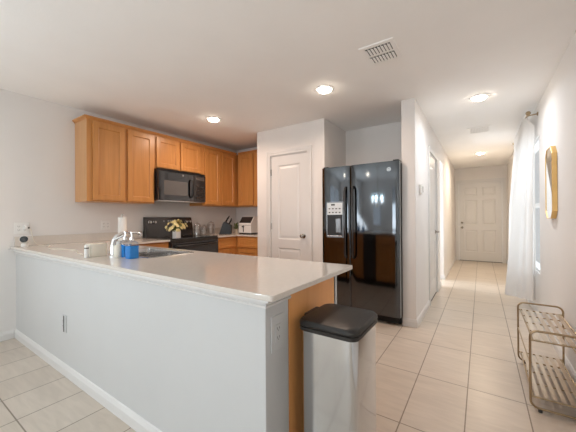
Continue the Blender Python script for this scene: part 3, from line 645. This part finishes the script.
# ================================================================ THINGS ON THE COUNTERS
def bottle_soap(label, x, y, m_liq, hgt=0.105, r=0.031, rot=0.0, group=None):
    t = thing('soap_bottle', label, 'soap bottle', (x, y, ZC+0.0005), group); z = ZC+0.0005
    bm = bmesh.new(); loft(bm, [[(x+a, y+b_, z+h_) for a, b_ in rrect(-r*s, r*s, -r*s, r*s, r*0.35)] for s, h_ in ((0.93, 0), (1, 0.004), (1, hgt*0.9))])
    obj('liquid', bm, m_liq, t, smooth=True)
    bm = bmesh.new(); R_ = r*1.03
    loft(bm, [[(x+a, y+b_, z+h_) for a, b_ in rrect(-R_*s, R_*s, -R_*s, R_*s, R_*0.35*s)] for s, h_ in ((1, hgt*0.9), (1, hgt), (0.85, hgt+0.012), (0.4, hgt+0.022), (0.4, hgt+0.03))])
    obj('shoulder', bm, 'glass' if m_liq == 'blue' else m_liq, t, smooth=True)
    bm = bmesh.new(); c = (x, y, z+hgt+0.028)
    lathe(bm, c, [(0.015, 0), (0.015, 0.018), (0.006, 0.020), (0.005, 0.044), (0.010, 0.046), (0.010, 0.056), (0.002, 0.058)], 16)
    dxn, dyn = math.cos(rot), math.sin(rot)
    tube(bm, [V(c)+V((0, 0, 0.051)), V(c)+V((dxn*0.028, dyn*0.028, 0.051)), V(c)+V((dxn*0.036, dyn*0.036, 0.043))], [0.006, 0.005, 0.004], 8)
    p = obj('pump', bm, 'chrome', t, smooth=True); p['label'] = 'silver pump top'
    return t
bottle_soap('square clear pump bottle of blue soap, right of the pair by the faucet', -1.974, 1.030, 'blue', 0.096, 0.033, 0.9)
bottle_soap('square clear pump bottle of blue soap, left of the pair nearest the faucet', -2.100, 1.050, 'blue', 0.096, 0.031, 2.2)
t = thing('lotion_bottle', 'small cream lotion bottle between the faucet and blue soap', 'bottle', (-2.118, 1.008, ZC+0.0005))
bm = bmesh.new(); lathe(bm, (-2.118, 1.008, ZC+0.0005), [(0.024, 0), (0.026, 0.004), (0.026, 0.07), (0.02, 0.085), (0.01, 0.09)], 18); obj('body', bm, 'plastic_cream', t, smooth=True)
bm = bmesh.new(); lathe(bm, (-2.118, 1.008, ZC+0.0905), [(0.011, 0), (0.011, 0.018), (0.009, 0.02)], 14); obj('cap', bm, 'plastic_white', t, smooth=True)

t = thing('paper_towel_holder', 'upright paper towel roll on a holder behind the faucet', 'paper towels', (-3.47, 1.70, ZC+0.0005)); z = ZC+0.0005; c = (-3.47, 1.70)
bm = bmesh.new(); lathe(bm, (*c, z), [(0.07, 0), (0.07, 0.008), (0.06, 0.012)], 24); obj('base', bm, 'nickel', t, smooth=True)
bm = bmesh.new(); lathe(bm, (*c, z+0.0125), [(0.045, 0), (0.045, 0.27), (0.018, 0.27)], 24); obj('paper_roll', bm, 'paper', t, smooth=True)
bm = bmesh.new(); lathe(bm, (*c, z+0.283), [(0.007, 0), (0.007, 0.018), (0.012, 0.022), (0.012, 0.03), (0.003, 0.034)], 14); obj('finial', bm, 'nickel', t, smooth=True)

t = thing('napkin_box', 'cream boxy holder with a black slot at one end on the peninsula', 'box', (-2.33, 0.95, ZC+0.0005))
bm = bmesh.new(); loft(bm, [[(-2.33+a, 0.955+b_, ZC+0.0005+h_) for a, b_ in rrect(-0.05*s, 0.05*s, -0.052*s, 0.058*s, 0.012)] for s, h_ in ((0.97, 0), (1, 0.004), (1, 0.085), (0.96, 0.09))]); bxo = obj('body', bm, 'plastic_cream', t, smooth=True)
obj('slot', B(((-2.352, 1.0125, ZC+0.03), (-2.308, 1.0145, ZC+0.075))), 'slot', bxo)
t = thing('salt_shaker', 'slim white shaker with dark neck band in front of the cream box', 'shaker', (-2.29, 0.88, ZC+0.0005)); z = ZC+0.0005
bm = bmesh.new(); lathe(bm, (-2.29, 0.88, z), [(0.012, 0), (0.0135, 0.003), (0.0135, 0.062)], 16); obj('body', bm, 'plastic_white', t, smooth=True)
bm = bmesh.new(); lathe(bm, (-2.29, 0.88, z+0.0622), [(0.014, 0), (0.014, 0.007)], 16); obj('neck_band', bm, 'slot', t, smooth=True)
bm = bmesh.new(); lathe(bm, (-2.29, 0.88, z+0.0695), [(0.0135, 0), (0.0135, 0.012), (0.009, 0.019), (0.002, 0.02)], 16); obj('cap', bm, 'plastic_white', t, smooth=True)

# small indoor camera and its cable
cx, cy, z = -3.70, 0.892, ZC+0.0005
t = thing('security_camera', 'small white indoor camera with a black face on the counter end', 'camera', (cx, cy, z))
bm = bmesh.new(); lathe(bm, (cx, cy, z), [(0.026, 0), (0.028, 0.004), (0.027, 0.03), (0.014, 0.036)], 20); obj('stand', bm, 'plastic_white', t, smooth=True)
hc = V((cx, cy, z+0.068)); dirn = V((0.85, -0.42, 0.25)).normalized(); s_, t_ = frame_axes(dirn)
def oriented(bm, c, d, prof, n=22, caps=True):
    s, u = frame_axes(d); rings = []
    for r, h_ in prof: rings.append([bm.verts.new(V(c)+d*h_+(s*math.cos(2*PI*k/n)+u*math.sin(2*PI*k/n))*r) for k in range(n)])
    for A, Bq in zip(rings, rings[1:]):
        for k in range(n): bm.faces.new((A[k], A[(k+1) % n], Bq[(k+1) % n], Bq[k]))
    bm.faces.new(rings[0][::-1]); bm.faces.new(rings[-1])
bm = bmesh.new(); oriented(bm, hc, dirn, [(0.02, -0.03), (0.031, -0.022), (0.035, 0), (0.035, 0.022), (0.032, 0.026)]); hd = obj('head', bm, 'plastic_white', t, smooth=True)
bm = bmesh.new(); oriented(bm, hc, dirn, [(0.0315, 0.0255), (0.031, 0.028), (0.012, 0.029)]); fc = obj('face', bm, 'blackmatte', hd, smooth=True)
bm = bmesh.new(); oriented(bm, hc, dirn, [(0.010, 0.0292), (0.008, 0.032), (0.002, 0.033)]); obj('lens', bm, 'greyglass', fc, smooth=True)

# outlets
def outlet(label, C, U, N, w=0.07, h=0.115, gangs=1, m='plastic_white', slots=True):
    C, U, N = V(C), V(U), V(N); Z = V((0, 0, 1))
    t = thing('wall_outlet', label, 'outlet', tuple(C), 'wall outlets')
    def pbox(bm, a0, a1, b0, b1, c0, c1):
        vs = bx(bm, (a0, b0, c0), (a1, b1, c1))
        for v_ in vs: v_.co = C+U*v_.co.x+Z*v_.co.y+N*v_.co.z
    bm = bmesh.new(); pbox(bm, -w/2, w/2, -h/2, h/2, 0.0005, 0.006); pl = obj('plate', bm, m, t, bevel=0.002)
    for g in range(gangs):
        gx = (g-(gangs-1)/2)*0.046
        bm = bmesh.new(); pbox(bm, gx-0.017, gx+0.017, -0.034, 0.034, 0.006, 0.009); rc = obj('receptacle', bm, m, t, bevel=0.001)
        for zz in (-0.018, 0.018):
            for a0, a1, b0, b1 in ((-0.008, -0.0055, -0.004, 0.005), (0.0055, 0.008, -0.004, 0.005), (-0.002, 0.002, -0.010, -0.0065)):
                bm = bmesh.new(); pbox(bm, gx+a0, gx+a1, zz+b0, zz+b1, 0.0085, 0.0093); obj('slot', bm, 'slot', rc)
    return t
outlet('double white outlet plate holding the charger above the camera', (XL, 0.905, 1.085), (0, 1, 0), (1, 0, 0), w=0.118, gangs=2)
outlet('white outlet plate on the wall left of the paper towels', (XL, 1.685, 1.095), (0, 1, 0), (1, 0, 0), w=0.105, gangs=2)
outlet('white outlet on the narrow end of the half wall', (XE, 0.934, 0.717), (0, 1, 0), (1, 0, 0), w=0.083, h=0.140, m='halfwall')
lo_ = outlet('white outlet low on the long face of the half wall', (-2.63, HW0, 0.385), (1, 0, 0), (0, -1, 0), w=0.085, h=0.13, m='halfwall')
obj('dark_strip', B(((-2.624, HW0-0.0105, 0.325), (-2.612, HW0-0.0092, 0.445))), 'slot', lo_)  # narrow dark vertical strip down the plate face
t = thing('phone_charger', 'white plug-in charger in the double outlet', 'charger', (XL+0.012, 0.93, 1.09))
obj('brick', B(((XL+0.0095, 0.918, 1.070), (XL+0.045, 0.943, 1.112))), 'plastic_white', t, bevel=0.004)
obj('plug', B(((XL+0.018, 0.9435, 1.078), (XL+0.034, 0.960, 1.094))), 'slot', t, bevel=0.003)
bm = bmesh.new(); pts = [(XL+0.026, 0.958, 1.086), (XL+0.032, 0.972, 1.06), (XL+0.034, 0.985, 0.97), (XL+0.04, 1.00, ZC+0.03), (XL+0.055, 1.02, ZC+0.0045)]
prev = pts[-1]
for k in range(1, 40):
    u = k/39; pts.append((XL+0.055+u*1.30+0.025*math.sin(u*19), 1.02-0.06*u+0.05*math.sin(u*11)*(1-u*0.4), ZC+0.0040))
tube(bm, pts, 0.0032, 8); tag(obj('charging_cable', bm, 'plastic_cream', smooth=True), 'thin white cable wandering along the counter from the charger', 'cable')

# flower vase on the cooktop
vx, vy, z = -3.30, 2.30, ZC+0.0125
t = thing('flower_vase', 'small square white vase of cream flowers on the range', 'vase', (vx, vy, z))
bm = bmesh.new(); loft(bm, [[(vx+a, vy+b_, z+h_) for a, b_ in rrect(-0.038*s, 0.038*s, -0.038*s, 0.038*s, 0.006)] for s, h_ in ((1, 0), (1, 0.095), (0.85, 0.095), (0.85, 0.06))]); obj('pot', bm, 'plastic_white', t)
bm = bmesh.new(); stems = []
rnd = random.Random(3)
for k in range(64):
    a = rnd.uniform(0, 2*PI); q = rnd.uniform(0.01, 0.135); tip = V((vx+q*math.cos(a)*0.8, vy+0.005+q*math.sin(a)*1.15, z+0.105+0.10*(1-(q/0.135)**2)+rnd.uniform(-0.03, 0.03)))
    stems.append(tip); b0 = V((vx+0.02*math.cos(a), vy+0.02*math.sin(a), z+0.065)); tube(bm, [b0, (b0+tip)/2+V((0, 0, 0.015)), tip], 0.0018, 5)
    for s in (0.55, 0.8):
        p = b0.lerp(tip, s); d = V((math.cos(a+rnd.uniform(-1, 1)), math.sin(a+rnd.uniform(-1, 1)), 0.2)); n_ = d.cross(V((0, 0, 1))).normalized()
        vv = [bm.verts.new(p), bm.verts.new(p+d*0.02+n_*0.007), bm.verts.new(p+d*0.04), bm.verts.new(p+d*0.02-n_*0.007)]; bm.faces.new(vv)
obj('stems', bm, 'leaf', t, recalc=False)
bm = bmesh.new()
for tip in stems:
    nrm = V((tip.x-vx, tip.y-vy, 0.06)).normalized(); s_, u_ = frame_axes(nrm)
    for ring, (r, up_, n_) in enumerate(((0.026, 0.004, 7), (0.016, 0.012, 5))):
        for k in range(n_):
            a = 2*PI*k/n_+ring*0.4; d = s_*math.cos(a)+u_*math.sin(a); e = s_*math.cos(a+PI/2)+u_*math.sin(a+PI/2)
            vv = [bm.verts.new(tip), bm.verts.new(tip+d*r*0.6+e*r*0.35+nrm*up_), bm.verts.new(tip+d*r+nrm*up_*1.6), bm.verts.new(tip+d*r*0.6-e*r*0.35+nrm*up_)]; bm.faces.new(vv)
obj('blossoms', bm, 'flower', t, recalc=False)

# three glass jars
def jar(label, x, y, r, h):
    z = ZC+0.0005; t = thing('glass_jar', label, 'jar', (x, y, z), 'clear glass jars by the range')
    bm = bmesh.new(); lathe(bm, (x, y, z), [(r*0.9, 0), (r, 0.006), (r, h*0.70), (r*0.86, h*0.76), (r*0.82, h*0.76), (r*0.94, h*0.69), (r*0.95, 0.01), (0.004, 0.008)], 26, cap=False)
    obj('jar_body', bm, 'glass', t, smooth=True)
    bm = bmesh.new(); lathe(bm, (x, y, z+h*0.765), [(r*0.9, 0), (r*0.9, h*0.03), (r*0.75, h*0.10), (r*0.35, h*0.16), (0.012, h*0.175), (0.014, h*0.2), (0.013, h*0.225), (0.003, h*0.235)], 24)
    obj('lid', bm, 'glass', t, smooth=True)
jar('tall clear glass jar right beside the range, leftmost of three', -3.745, 2.985, 0.055, 0.205)
jar('shortest clear glass jar, between the other two jars', -3.745, 3.118, 0.050, 0.160)
jar('widest clear glass jar, next to the knife block', -3.745, 3.262, 0.062, 0.218)

# knife block
kx, ky, z = -3.50, 3.37, ZC+0.0005
t = thing('knife_block', 'slanted black knife block with black handled knives', 'knife block', (kx, ky, z))
D = V((0.83, 0.55, 0)).normalized(); 
def kb_pt(a, b_, c): return V((kx, ky, z))+V((D.x*a-D.y*b_*0+D.y*0, D.y*a, c))+V((D.y, -D.x, 0))*b_
bm = bmesh.new(); prof = [(-0.105, 0), (0.085, 0), (0.092, 0.145), (-0.018, 0.205), (-0.04, 0.185)]
loft(bm, [[kb_pt(a, s, c) for a, c in prof] for s in (-0.058, 0.058)]); obj('block', bm, 'blackmatte', t, bevel=0.003)
slope = V((D.x*0.48, D.y*0.48, 0.88)).normalized()
for i, (a, s, L_) in enumerate(((-0.004, -0.036, 0.095), (0.0, 0.0, 0.115), (0.0, 0.036, 0.085), (0.045, -0.02, 0.095), (0.060, 0.024, 0.08))):
    p0 = kb_pt(a, s, 0.205-(a+0.018)*0.545+0.004); p1 = p0+slope*L_
    bm = bmesh.new(); tube(bm, [p0, p0+slope*0.012, p0+slope*L_*0.5, p1-slope*0.008, p1], [0.006, 0.009, 0.0085, 0.010, 0.006], 8)
    kf = thing('kitchen_knife', ['black handled knife at the back left of the block', 'tallest black handled knife in the middle of the block', 'black handled knife at the near right of the block', 'short black handled knife low in the block, left one', 'short black handled knife low in the block, right one'][i], 'knife', tuple(p0), 'knives in the block')
    kf['_off'] = tuple(p0)
    obj('handle', bm, 'blackmatte', kf, smooth=True)
    bm = bmesh.new(); tube(bm, [p1-slope*0.0005, p1+slope*0.004], [0.007, 0.005], 8); obj('end_cap', bm, 'steel', kf)

# small potted plant
qx, qy, z = -3.545, 3.66, ZC+0.0005
t = thing('potted_plant', 'small leafy green plant between knife block and toaster', 'plant', (qx, qy, z))
bm = bmesh.new(); lathe(bm, (qx, qy, z), [(0.030, 0), (0.040, 0.07), (0.043, 0.075), (0.038, 0.075), (0.036, 0.06)], 20); obj('pot', bm, 'plastic_cream', t, smooth=True)
bm = bmesh.new(); rnd = random.Random(11)
for k in range(70):
    a = rnd.uniform(0, 2*PI); el = rnd.uniform(0.2, 1.4); L_ = rnd.uniform(0.05, 0.11); d = V((math.cos(a)*math.cos(el)*0.7, math.sin(a)*math.cos(el)*0.7, math.sin(el))); p = V((qx, qy, z+0.062)); n_ = d.cross(V((0, 0, 1))).normalized()
    m_ = p+d*L_; tube(bm, [p, m_], 0.0012, 4)
    bm.faces.new([bm.verts.new(m_), bm.verts.new(m_+d*0.014+n_*0.010), bm.verts.new(m_+d*0.03), bm.verts.new(m_+d*0.014-n_*0.010)])
obj('foliage', bm, 'leaf', t, recalc=False)

# toaster
tx0, tx1, ty0, ty1, z = -3.345, -3.075, 3.50, 3.80, ZC+0.0005
t = thing('toaster', 'white four-slice toaster with a dark sloping top beside the pantry wall', 'toaster', ((tx0+tx1)/2, (ty0+ty1)/2, z))
bm = bmesh.new(); prof = [(ty0+0.005, 0.02), (ty0, 0.15), (ty0+0.005, 0.175), (ty0+0.085, 0.285), (ty1-0.01, 0.285), (ty1, 0.27), (ty1, 0.02)]
xm_ = tx1-0.012
loft(bm, [[(x, a, z+c) for a, c in prof] for x in (tx0, tx1)]); obj('body', bm, 'plastic_white', t, bevel=0.006)
sl = V((0, 0.08, 0.11)).normalized(); nn = V((0, -0.11, 0.08)).normalized()
bm = bmesh.new(); p = V((0, ty0+0.010, z+0.182)); 
loft(bm, [[V((x, 0, 0))+p+sl*a+nn*c for a, c in ((0, 0), (0.120, 0), (0.120, 0.004), (0, 0.004))] for x in (tx0+0.012, xm_)]); obj('top_panel', bm, 'blackmatte', t)
obj('base', B(((tx0+0.008, ty0+0.01, z), (tx1-0.008, ty1-0.008, z+0.0198))), 'blackmatte', t)
obj('lever_track', B(((-3.245, ty0-0.002, z+0.035), (-3.228, ty0+0.003, z+0.140))), 'slot', t)
obj('lever', B(((-3.258, ty0-0.018, z+0.112), (-3.215, ty0-0.0025, z+0.132))), 'slot', t, bevel=0.003)
obj('seam', B(((tx0-0.0005, ty0-0.0008, z+0.144), (tx1, ty0+0.004, z+0.149))), 'slot', t)

# ================================================================ TRASH CAN
gx0, gx1, gy0, gy1 = -0.642, -0.392, 1.032, 1.305; GZ = 0.716
t = thing('trash_can', 'tall brushed steel step trash can with a charcoal lid', 'trash can', ((gx0+gx1)/2, (gy0+gy1)/2, 0))
def glo(e, z, r=0.035, dx=0.0): return [(a, b_, z) for a, b_ in rrect(gx0-e, gx1+e, gy0-e, gy1+e, r, 6)]
bm = bmesh.new(); loft(bm, [glo(0.0, 0.03), glo(0.0, GZ-0.012)]); obj('body', bm, 'can_steel', t, smooth=True)
bm = bmesh.new(); loft(bm, [glo(-0.004, 0.0), glo(0.004, 0.004), glo(0.004, 0.0295)]); obj('base', bm, 'darkgrey', t, smooth=True)
bm = bmesh.new(); loft(bm, [glo(0.002, GZ-0.0118), glo(0.006, GZ-0.008), glo(0.006, GZ+0.004), glo(0.002, GZ+0.007)]); obj('rim', bm, 'darkgrey', t, smooth=True)
bm = bmesh.new(); loft(bm, [glo(0.004, GZ+0.0075, 0.04), glo(0.008, GZ+0.012, 0.04), glo(0.008, GZ+0.024, 0.04), glo(0.002, GZ+0.033, 0.04), glo(-0.012, GZ+0.036, 0.03), glo(-0.06, GZ+0.038, 0.03)]); ldd = obj('lid', bm, 'darkgrey', t, smooth=True)
obj('hinge_cover', B(((gx0-0.022, (gy0+gy1)/2-0.06, GZ-0.02), (gx0+0.02, (gy0+gy1)/2+0.06, GZ+0.034))), 'blackmatte', t, bevel=0.008)
bm = bmesh.new(); loft(bm, [[(gx1+0.002+a, (gy0+gy1)/2+b_, z_) for a, b_ in rrect(-0.01, 0.045, -0.055, 0.055, 0.01)] for z_ in (0.008, 0.022)]); obj('pedal', bm, 'blackmatte', t)

# ================================================================ HALL SIDE
t = thing('thermostat', 'small white thermostat on the hall wall near the corner', 'thermostat', (XH, 3.555, 1.485))
obj('case', B(((XH+0.0005, 3.49, 1.435), (XH+0.026, 3.62, 1.535))), 'plastic_white', t, bevel=0.004)
obj('screen', B(((XH+0.0262, 3.575, 1.45), (XH+0.0275, 3.61, 1.52))), 'greyglass', t)

# mirror: elongated octagon
my, mz, hw, hh, ch = 3.465, 1.470, 0.152, 0.318, 0.065
def octa(e, x): 
    a, b_, c = hw-e, hh-e, ch-e*0.42
    return [(x, my+p, mz+q) for p, q in ((-a, -b_+c), (-a+c, -b_), (a-c, -b_), (a, -b_+c), (a, b_-c), (a-c, b_), (-a+c, b_), (-a, b_-c))]
t = thing('wall_mirror', 'gold framed elongated octagon mirror on the right wall', 'mirror', (XR, my, mz))
bm = bmesh.new(); loft(bm, [octa(0, XR-0.0008), octa(0, XR-0.034), octa(0.003, XR-0.037), octa(0.007, XR-0.0365), octa(0.008, XR-0.032)], cap=False)
bm.faces.new([bm.verts.new(p) for p in octa(0, XR-0.0008)]); bmesh.ops.remove_doubles(bm, verts=bm.verts, dist=1e-6); obj('frame', bm, 'gold', t)
bm = bmesh.new(); loft(bm, [octa(0.0082, XR-0.028), octa(0.0082, XR-0.0325)]); obj('glass', bm, 'mirror', t)

# curtain rod and curtain
RX, RZ = 0.452, 2.335; ry0, ry1 = 4.24, 5.82
t = thing('curtain_rod', 'bronze curtain rod bracketed above the hall window', 'curtain rod', (RX, ry0, RZ))
bm = bmesh.new(); tube(bm, [(RX, ry0, RZ), (RX, ry1, RZ)], 0.009, 12); obj('pole', bm, 'brass', t, smooth=True)
for y, s in ((ry0, -1), (ry1, 1)):
    bm = bmesh.new(); lathe(bm, (RX, y, RZ), [(0.010, 0), (0.014, 0.004*s), (0.012, 0.012*s), (0.022, 0.022*s), (0.024, 0.034*s), (0.016, 0.046*s), (0.003, 0.05*s)], 16, 'Y'); obj('finial', bm, 'brass', t, smooth=True)
for y in (ry0+0.03, ry1-0.03):
    bm = bmesh.new(); tube(bm, [(RX, y, RZ-0.012), (XR-0.012, y, RZ-0.004)], 0.007, 8); lathe(bm, (XR-0.001, y, RZ-0.004), [(0.022, 0), (0.022, -0.006), (0.010, -0.012)], 14, 'X'); obj('bracket', bm, 'brass', t, smooth=True)
bm = bmesh.new(); NU, NV = 240, 28; grid = []
CY0, CY1, CZ0, CZ1 = 4.30, 5.74, 0.205, RZ+0.03
for i in range(NU+1):
    u = i/NU; row = []
    for j in range(NV+1):
        v_ = j/NV                       # 0 top, 1 hem
        w_ = min(1, v_*2.0); ph = u*2*PI*10
        k_ = max(0, 1-u/0.10); k_ = k_*k_*(3-2*k_)             # the near edge turns back towards the wall
        out = RX-0.035*w_-0.115*v_**1.3*math.exp(-((u-0.10)/0.16)**2)-0.03*v_
        x = out-(0.006+0.030*w_)*math.sin(ph+0.5*math.sin(u*9))*(1-k_)-0.008*math.sin(ph*2.1+1)*v_
        x = x*(1-k_)+(RX+0.066)*k_ if v_ > 0.06 else RX-0.0125+0.004*math.sin(ph)+0.02*k_
        x = min(x, XR-0.028)
        y = CY0+(CY1-CY0)*max(0, u-0.05*k_*w_)+0.010*math.sin(ph*2)*v_
        if v_ > 0.06: y += 0.024*w_*math.sin(2*PI*u/0.034)*min(1, 2*k_)*min(1, u/0.01)
        row.append(bm.verts.new((x, y, CZ1+(CZ0-CZ1)*v_)))
    grid.append(row)
for i in range(NU):
    for j in range(NV): bm.faces.new((grid[i][j], grid[i+1][j], grid[i+1][j+1], grid[i][j+1]))
cu = obj('curtain', bm, 'curtain', smooth=True, recalc=False)
tag(cu, 'white sheer pleated curtain hanging over the hall window', 'curtain')

# shoe rack
kx0, kx1, ky0, ky1, KH = 0.243, 0.510, 2.270, 2.955, 0.484
t = thing('shoe_rack', 'two tier brass wire shoe rack standing against the right wall', 'shoe rack', ((kx0+kx1)/2, (ky0+ky1)/2, 0))
for y in (ky0, ky1):
    bm = bmesh.new(); tube(bm, [(a, y, b_) for a, b_ in rrect(kx0, kx1, 0.022, KH, 0.04, 6)], 0.0065, 10, closed=True)
    fr = obj('end_frame', bm, 'brass', t, smooth=True)
    for zz in (0.085, 0.425):
        bm = bmesh.new(); tube(bm, [(kx0+0.004, y, zz), (kx1-0.004, y, zz)], 0.005, 8); obj('cross_bar', bm, 'brass', fr, smooth=True)
    for xx in (kx0+0.045, kx1-0.045):
        bm = bmesh.new(); lathe(bm, (xx, y, 0), [(0.009, 0), (0.011, 0.003), (0.010, 0.016)], 12); obj('foot', bm, 'slot', fr, smooth=True)
for zz in (0.085, 0.425):
    bm = bmesh.new()
    for xx in (kx0+0.014, kx1-0.014): tube(bm, [(xx, ky0, zz), (xx, ky1, zz)], 0.0048, 8)
    rl = obj('shelf_rails', bm, 'brass', t, smooth=True)
    for k in range(6):
        xx = kx0+0.036+k*(kx1-kx0-0.072)/5
        bm = B(((xx-0.012, ky0+0.004, zz+0.0045), (xx+0.012, ky1-0.004, zz+0.0075))); obj('slat', bm, 'brass_slat', t, bevel=0.001)
    for yy in (2.45, 2.62, 2.79):
        bm = bmesh.new(); tube(bm, [(kx0+0.012, yy, zz), (kx1-0.012, yy, zz)], 0.004, 8); obj('cross_wire', bm, 'brass', t, smooth=True)
for xx in (kx0, kx1):
    for zz in (0.28,):
        bm = bmesh.new(); tube(bm, [(xx, ky0, zz), (xx, ky1, zz)], 0.004, 8); obj('side_rail', bm, 'brass', t, smooth=True)

# ================================================================ CEILING FIXTURES
def downlight(label, x, y, power, col):
    t = thing('recessed_light', label, 'ceiling light', (x, y, CH-0.001), 'recessed ceiling lights')
    bm = bmesh.new(); lathe(bm, (x, y, CH-0.0005), [(0.092, 0), (0.090, -0.006), (0.068, -0.009), (0.066, -0.004)], 32, cap=False); obj('trim_ring', bm, 'white', t, smooth=True)
    bm = bmesh.new(); lathe(bm, (x, y, CH-0.001), [(0.066, 0), (0.066, -0.010), (0.058, -0.020), (0.04, -0.027), (0.015, -0.030)], 32); obj('lens', bm, 'lampdisc', t, smooth=True)
    d = bpy.data.lights.new('bulb_light', 'AREA'); d.shape = 'DISK'; d.size = 0.13; d.energy = power; d.color = col; d.spread = math.radians(165)
    o = bpy.data.objects.new('bulb_light', d); COL.objects.link(o); o.parent = t; o.location = (0, 0, -0.034)
downlight('lit recessed light nearest the upper cabinets', -2.83, 2.52, LAMP_KIT, C_WARM)
downlight('lit recessed light in front of the pantry door', -1.27, 2.55, LAMP_PANTRY, C_WARM)
downlight('lit recessed light at the mouth of the hall', -0.005, 3.66, LAMP_MOUTH, C_NEUTRAL)
downlight('lit recessed light behind the camera, mirrored small in the black refrigerator door', -2.87, -1.92, 3.0, C_WARM)
downlight('lit recessed light deep in the hall by the entry door', 0.0, 6.92, LAMP_END, C_END)

vx0, vx1, vy0, vy1 = -0.755, -0.505, 2.085, 2.39
t = thing('ceiling_vent', 'white ceiling register with two rows of louvers above the kitchen', 'air vent', ((vx0+vx1)/2, (vy0+vy1)/2, CH))
obj('frame', B(((vx0, vy0, CH-0.007), (vx1, vy0+0.035, CH-0.0005)), ((vx0, vy1-0.035, CH-0.007), (vx1, vy1, CH-0.0005)), ((vx0, vy0+0.035, CH-0.007), (vx0+0.03, vy1-0.035, CH-0.0005)), ((vx1-0.03, vy0+0.035, CH-0.007), (vx1, vy1-0.035, CH-0.0005)), ((vx0+0.03, (vy0+vy1)/2-0.008, CH-0.007), (vx1-0.03, (vy0+vy1)/2+0.008, CH-0.0005))), 'ceiling', t)
obj('duct', B(((vx0+0.03, vy0+0.035, CH-0.0011), (vx1-0.03, vy1-0.035, CH-0.0005))), 'blackmatte', t)
for r_ in range(2):
    y0 = vy0+0.036 if r_ == 0 else (vy0+vy1)/2+0.0085; y1 = (vy0+vy1)/2-0.0085 if r_ == 0 else vy1-0.036
    for k in range(8):
        x = vx0+0.040+k*(vx1-vx0-0.075)/7.3
        bm = bmesh.new(); loft(bm, [[(x-0.0085, yy, CH-0.0015), (x-0.010, yy, CH-0.012), (x+0.0065, yy, CH-0.012), (x+0.0075, yy, CH-0.010), (x-0.006, yy, CH-0.009), (x-0.0055, yy, CH-0.0015)] for yy in (y0+0.008, y1)]); obj('louver', bm, 'ceiling', t)
hx0, hx1, hy0, hy1 = -0.155, 0.135, 4.86, 5.22
t = thing('ceiling_vent', 'flat white register on the hall ceiling between the two lights', 'air vent', ((hx0+hx1)/2, (hy0+hy1)/2, CH))
obj('frame', B(((hx0, hy0, CH-0.006), (hx1, hy0+0.03, CH-0.0005)), ((hx0, hy1-0.03, CH-0.006), (hx1, hy1, CH-0.0005)), ((hx0, hy0+0.03, CH-0.006), (hx0+0.03, hy1-0.03, CH-0.0005)), ((hx1-0.03, hy0+0.03, CH-0.006), (hx1, hy1-0.03, CH-0.0005))), 'ceiling', t)
obj('duct', B(((hx0+0.03, hy0+0.03, CH-0.0011), (hx1-0.03, hy1-0.03, CH-0.0005))), 'ventgrey', t)
for k in range(12):
    x = hx0+0.042+k*(hx1-hx0-0.08)/11
    bm = bmesh.new(); loft(bm, [[(x-0.010, yy, CH-0.0015), (x+0.006, yy, CH-0.008), (x+0.008, yy, CH-0.008), (x-0.008, yy, CH-0.0015)] for yy in (hy0+0.031, hy1-0.031)]); obj('louver', bm, 'ceiling', t)

# chandelier of the dining area behind the camera (mirrored in the refrigerator door)
cx, cy, cz = -2.12, -1.05, 1.55
t = thing('chandelier', 'small lit chandelier mirrored in the refrigerator door', 'chandelier', (cx, cy, cz))
bm = bmesh.new(); tube(bm, [(cx, cy, cz-0.1), (cx, cy, CH-0.02)], 0.008, 8); lathe(bm, (cx, cy, CH-0.0205), [(0.06, 0), (0.05, 0.02)], 20); lathe(bm, (cx, cy, cz-0.14), [(0.005, 0), (0.03, 0.03), (0.03, 0.06), (0.008, 0.09)], 16); obj('stem', bm, 'brass', t, smooth=True)
for k in range(5):
    a = 2*PI*k/5+0.3; d = V((math.cos(a), math.sin(a), 0)); P = V((cx, cy, cz))
    bm = bmesh.new(); tube(bm, [P-V((0, 0, 0.09)), P+d*0.08-V((0, 0, 0.12)), P+d*0.18-V((0, 0, 0.10)), P+d*0.22-V((0, 0, 0.03))], 0.007, 8); lathe(bm, P+d*0.22-V((0, 0, 0.03)), [(0.012, 0), (0.022, 0.01), (0.022, 0.016)], 12)
    ar = obj('arm', bm, 'brass', t, smooth=True)
    d_ = bpy.data.lights.new('bulb_light', 'POINT'); d_.energy = CHAND_W; d_.color = C_CHAND; d_.shadow_soft_size = 0.03
    o = bpy.data.objects.new('bulb_light', d_); COL.objects.link(o); o.parent = t; o.location = tuple(d*0.22+V((0, 0, 0.12)))
    bm = bmesh.new(); lathe(bm, P+d*0.22-V((0, 0, 0.0135)), [(0.008, 0), (0.018, 0.03), (0.020, 0.05), (0.012, 0.08), (0.002, 0.1)], 14); obj('bulb', bm, 'bulb', ar, smooth=True)

for o in bpy.data.objects:
    if '_off' in o: del o['_off']
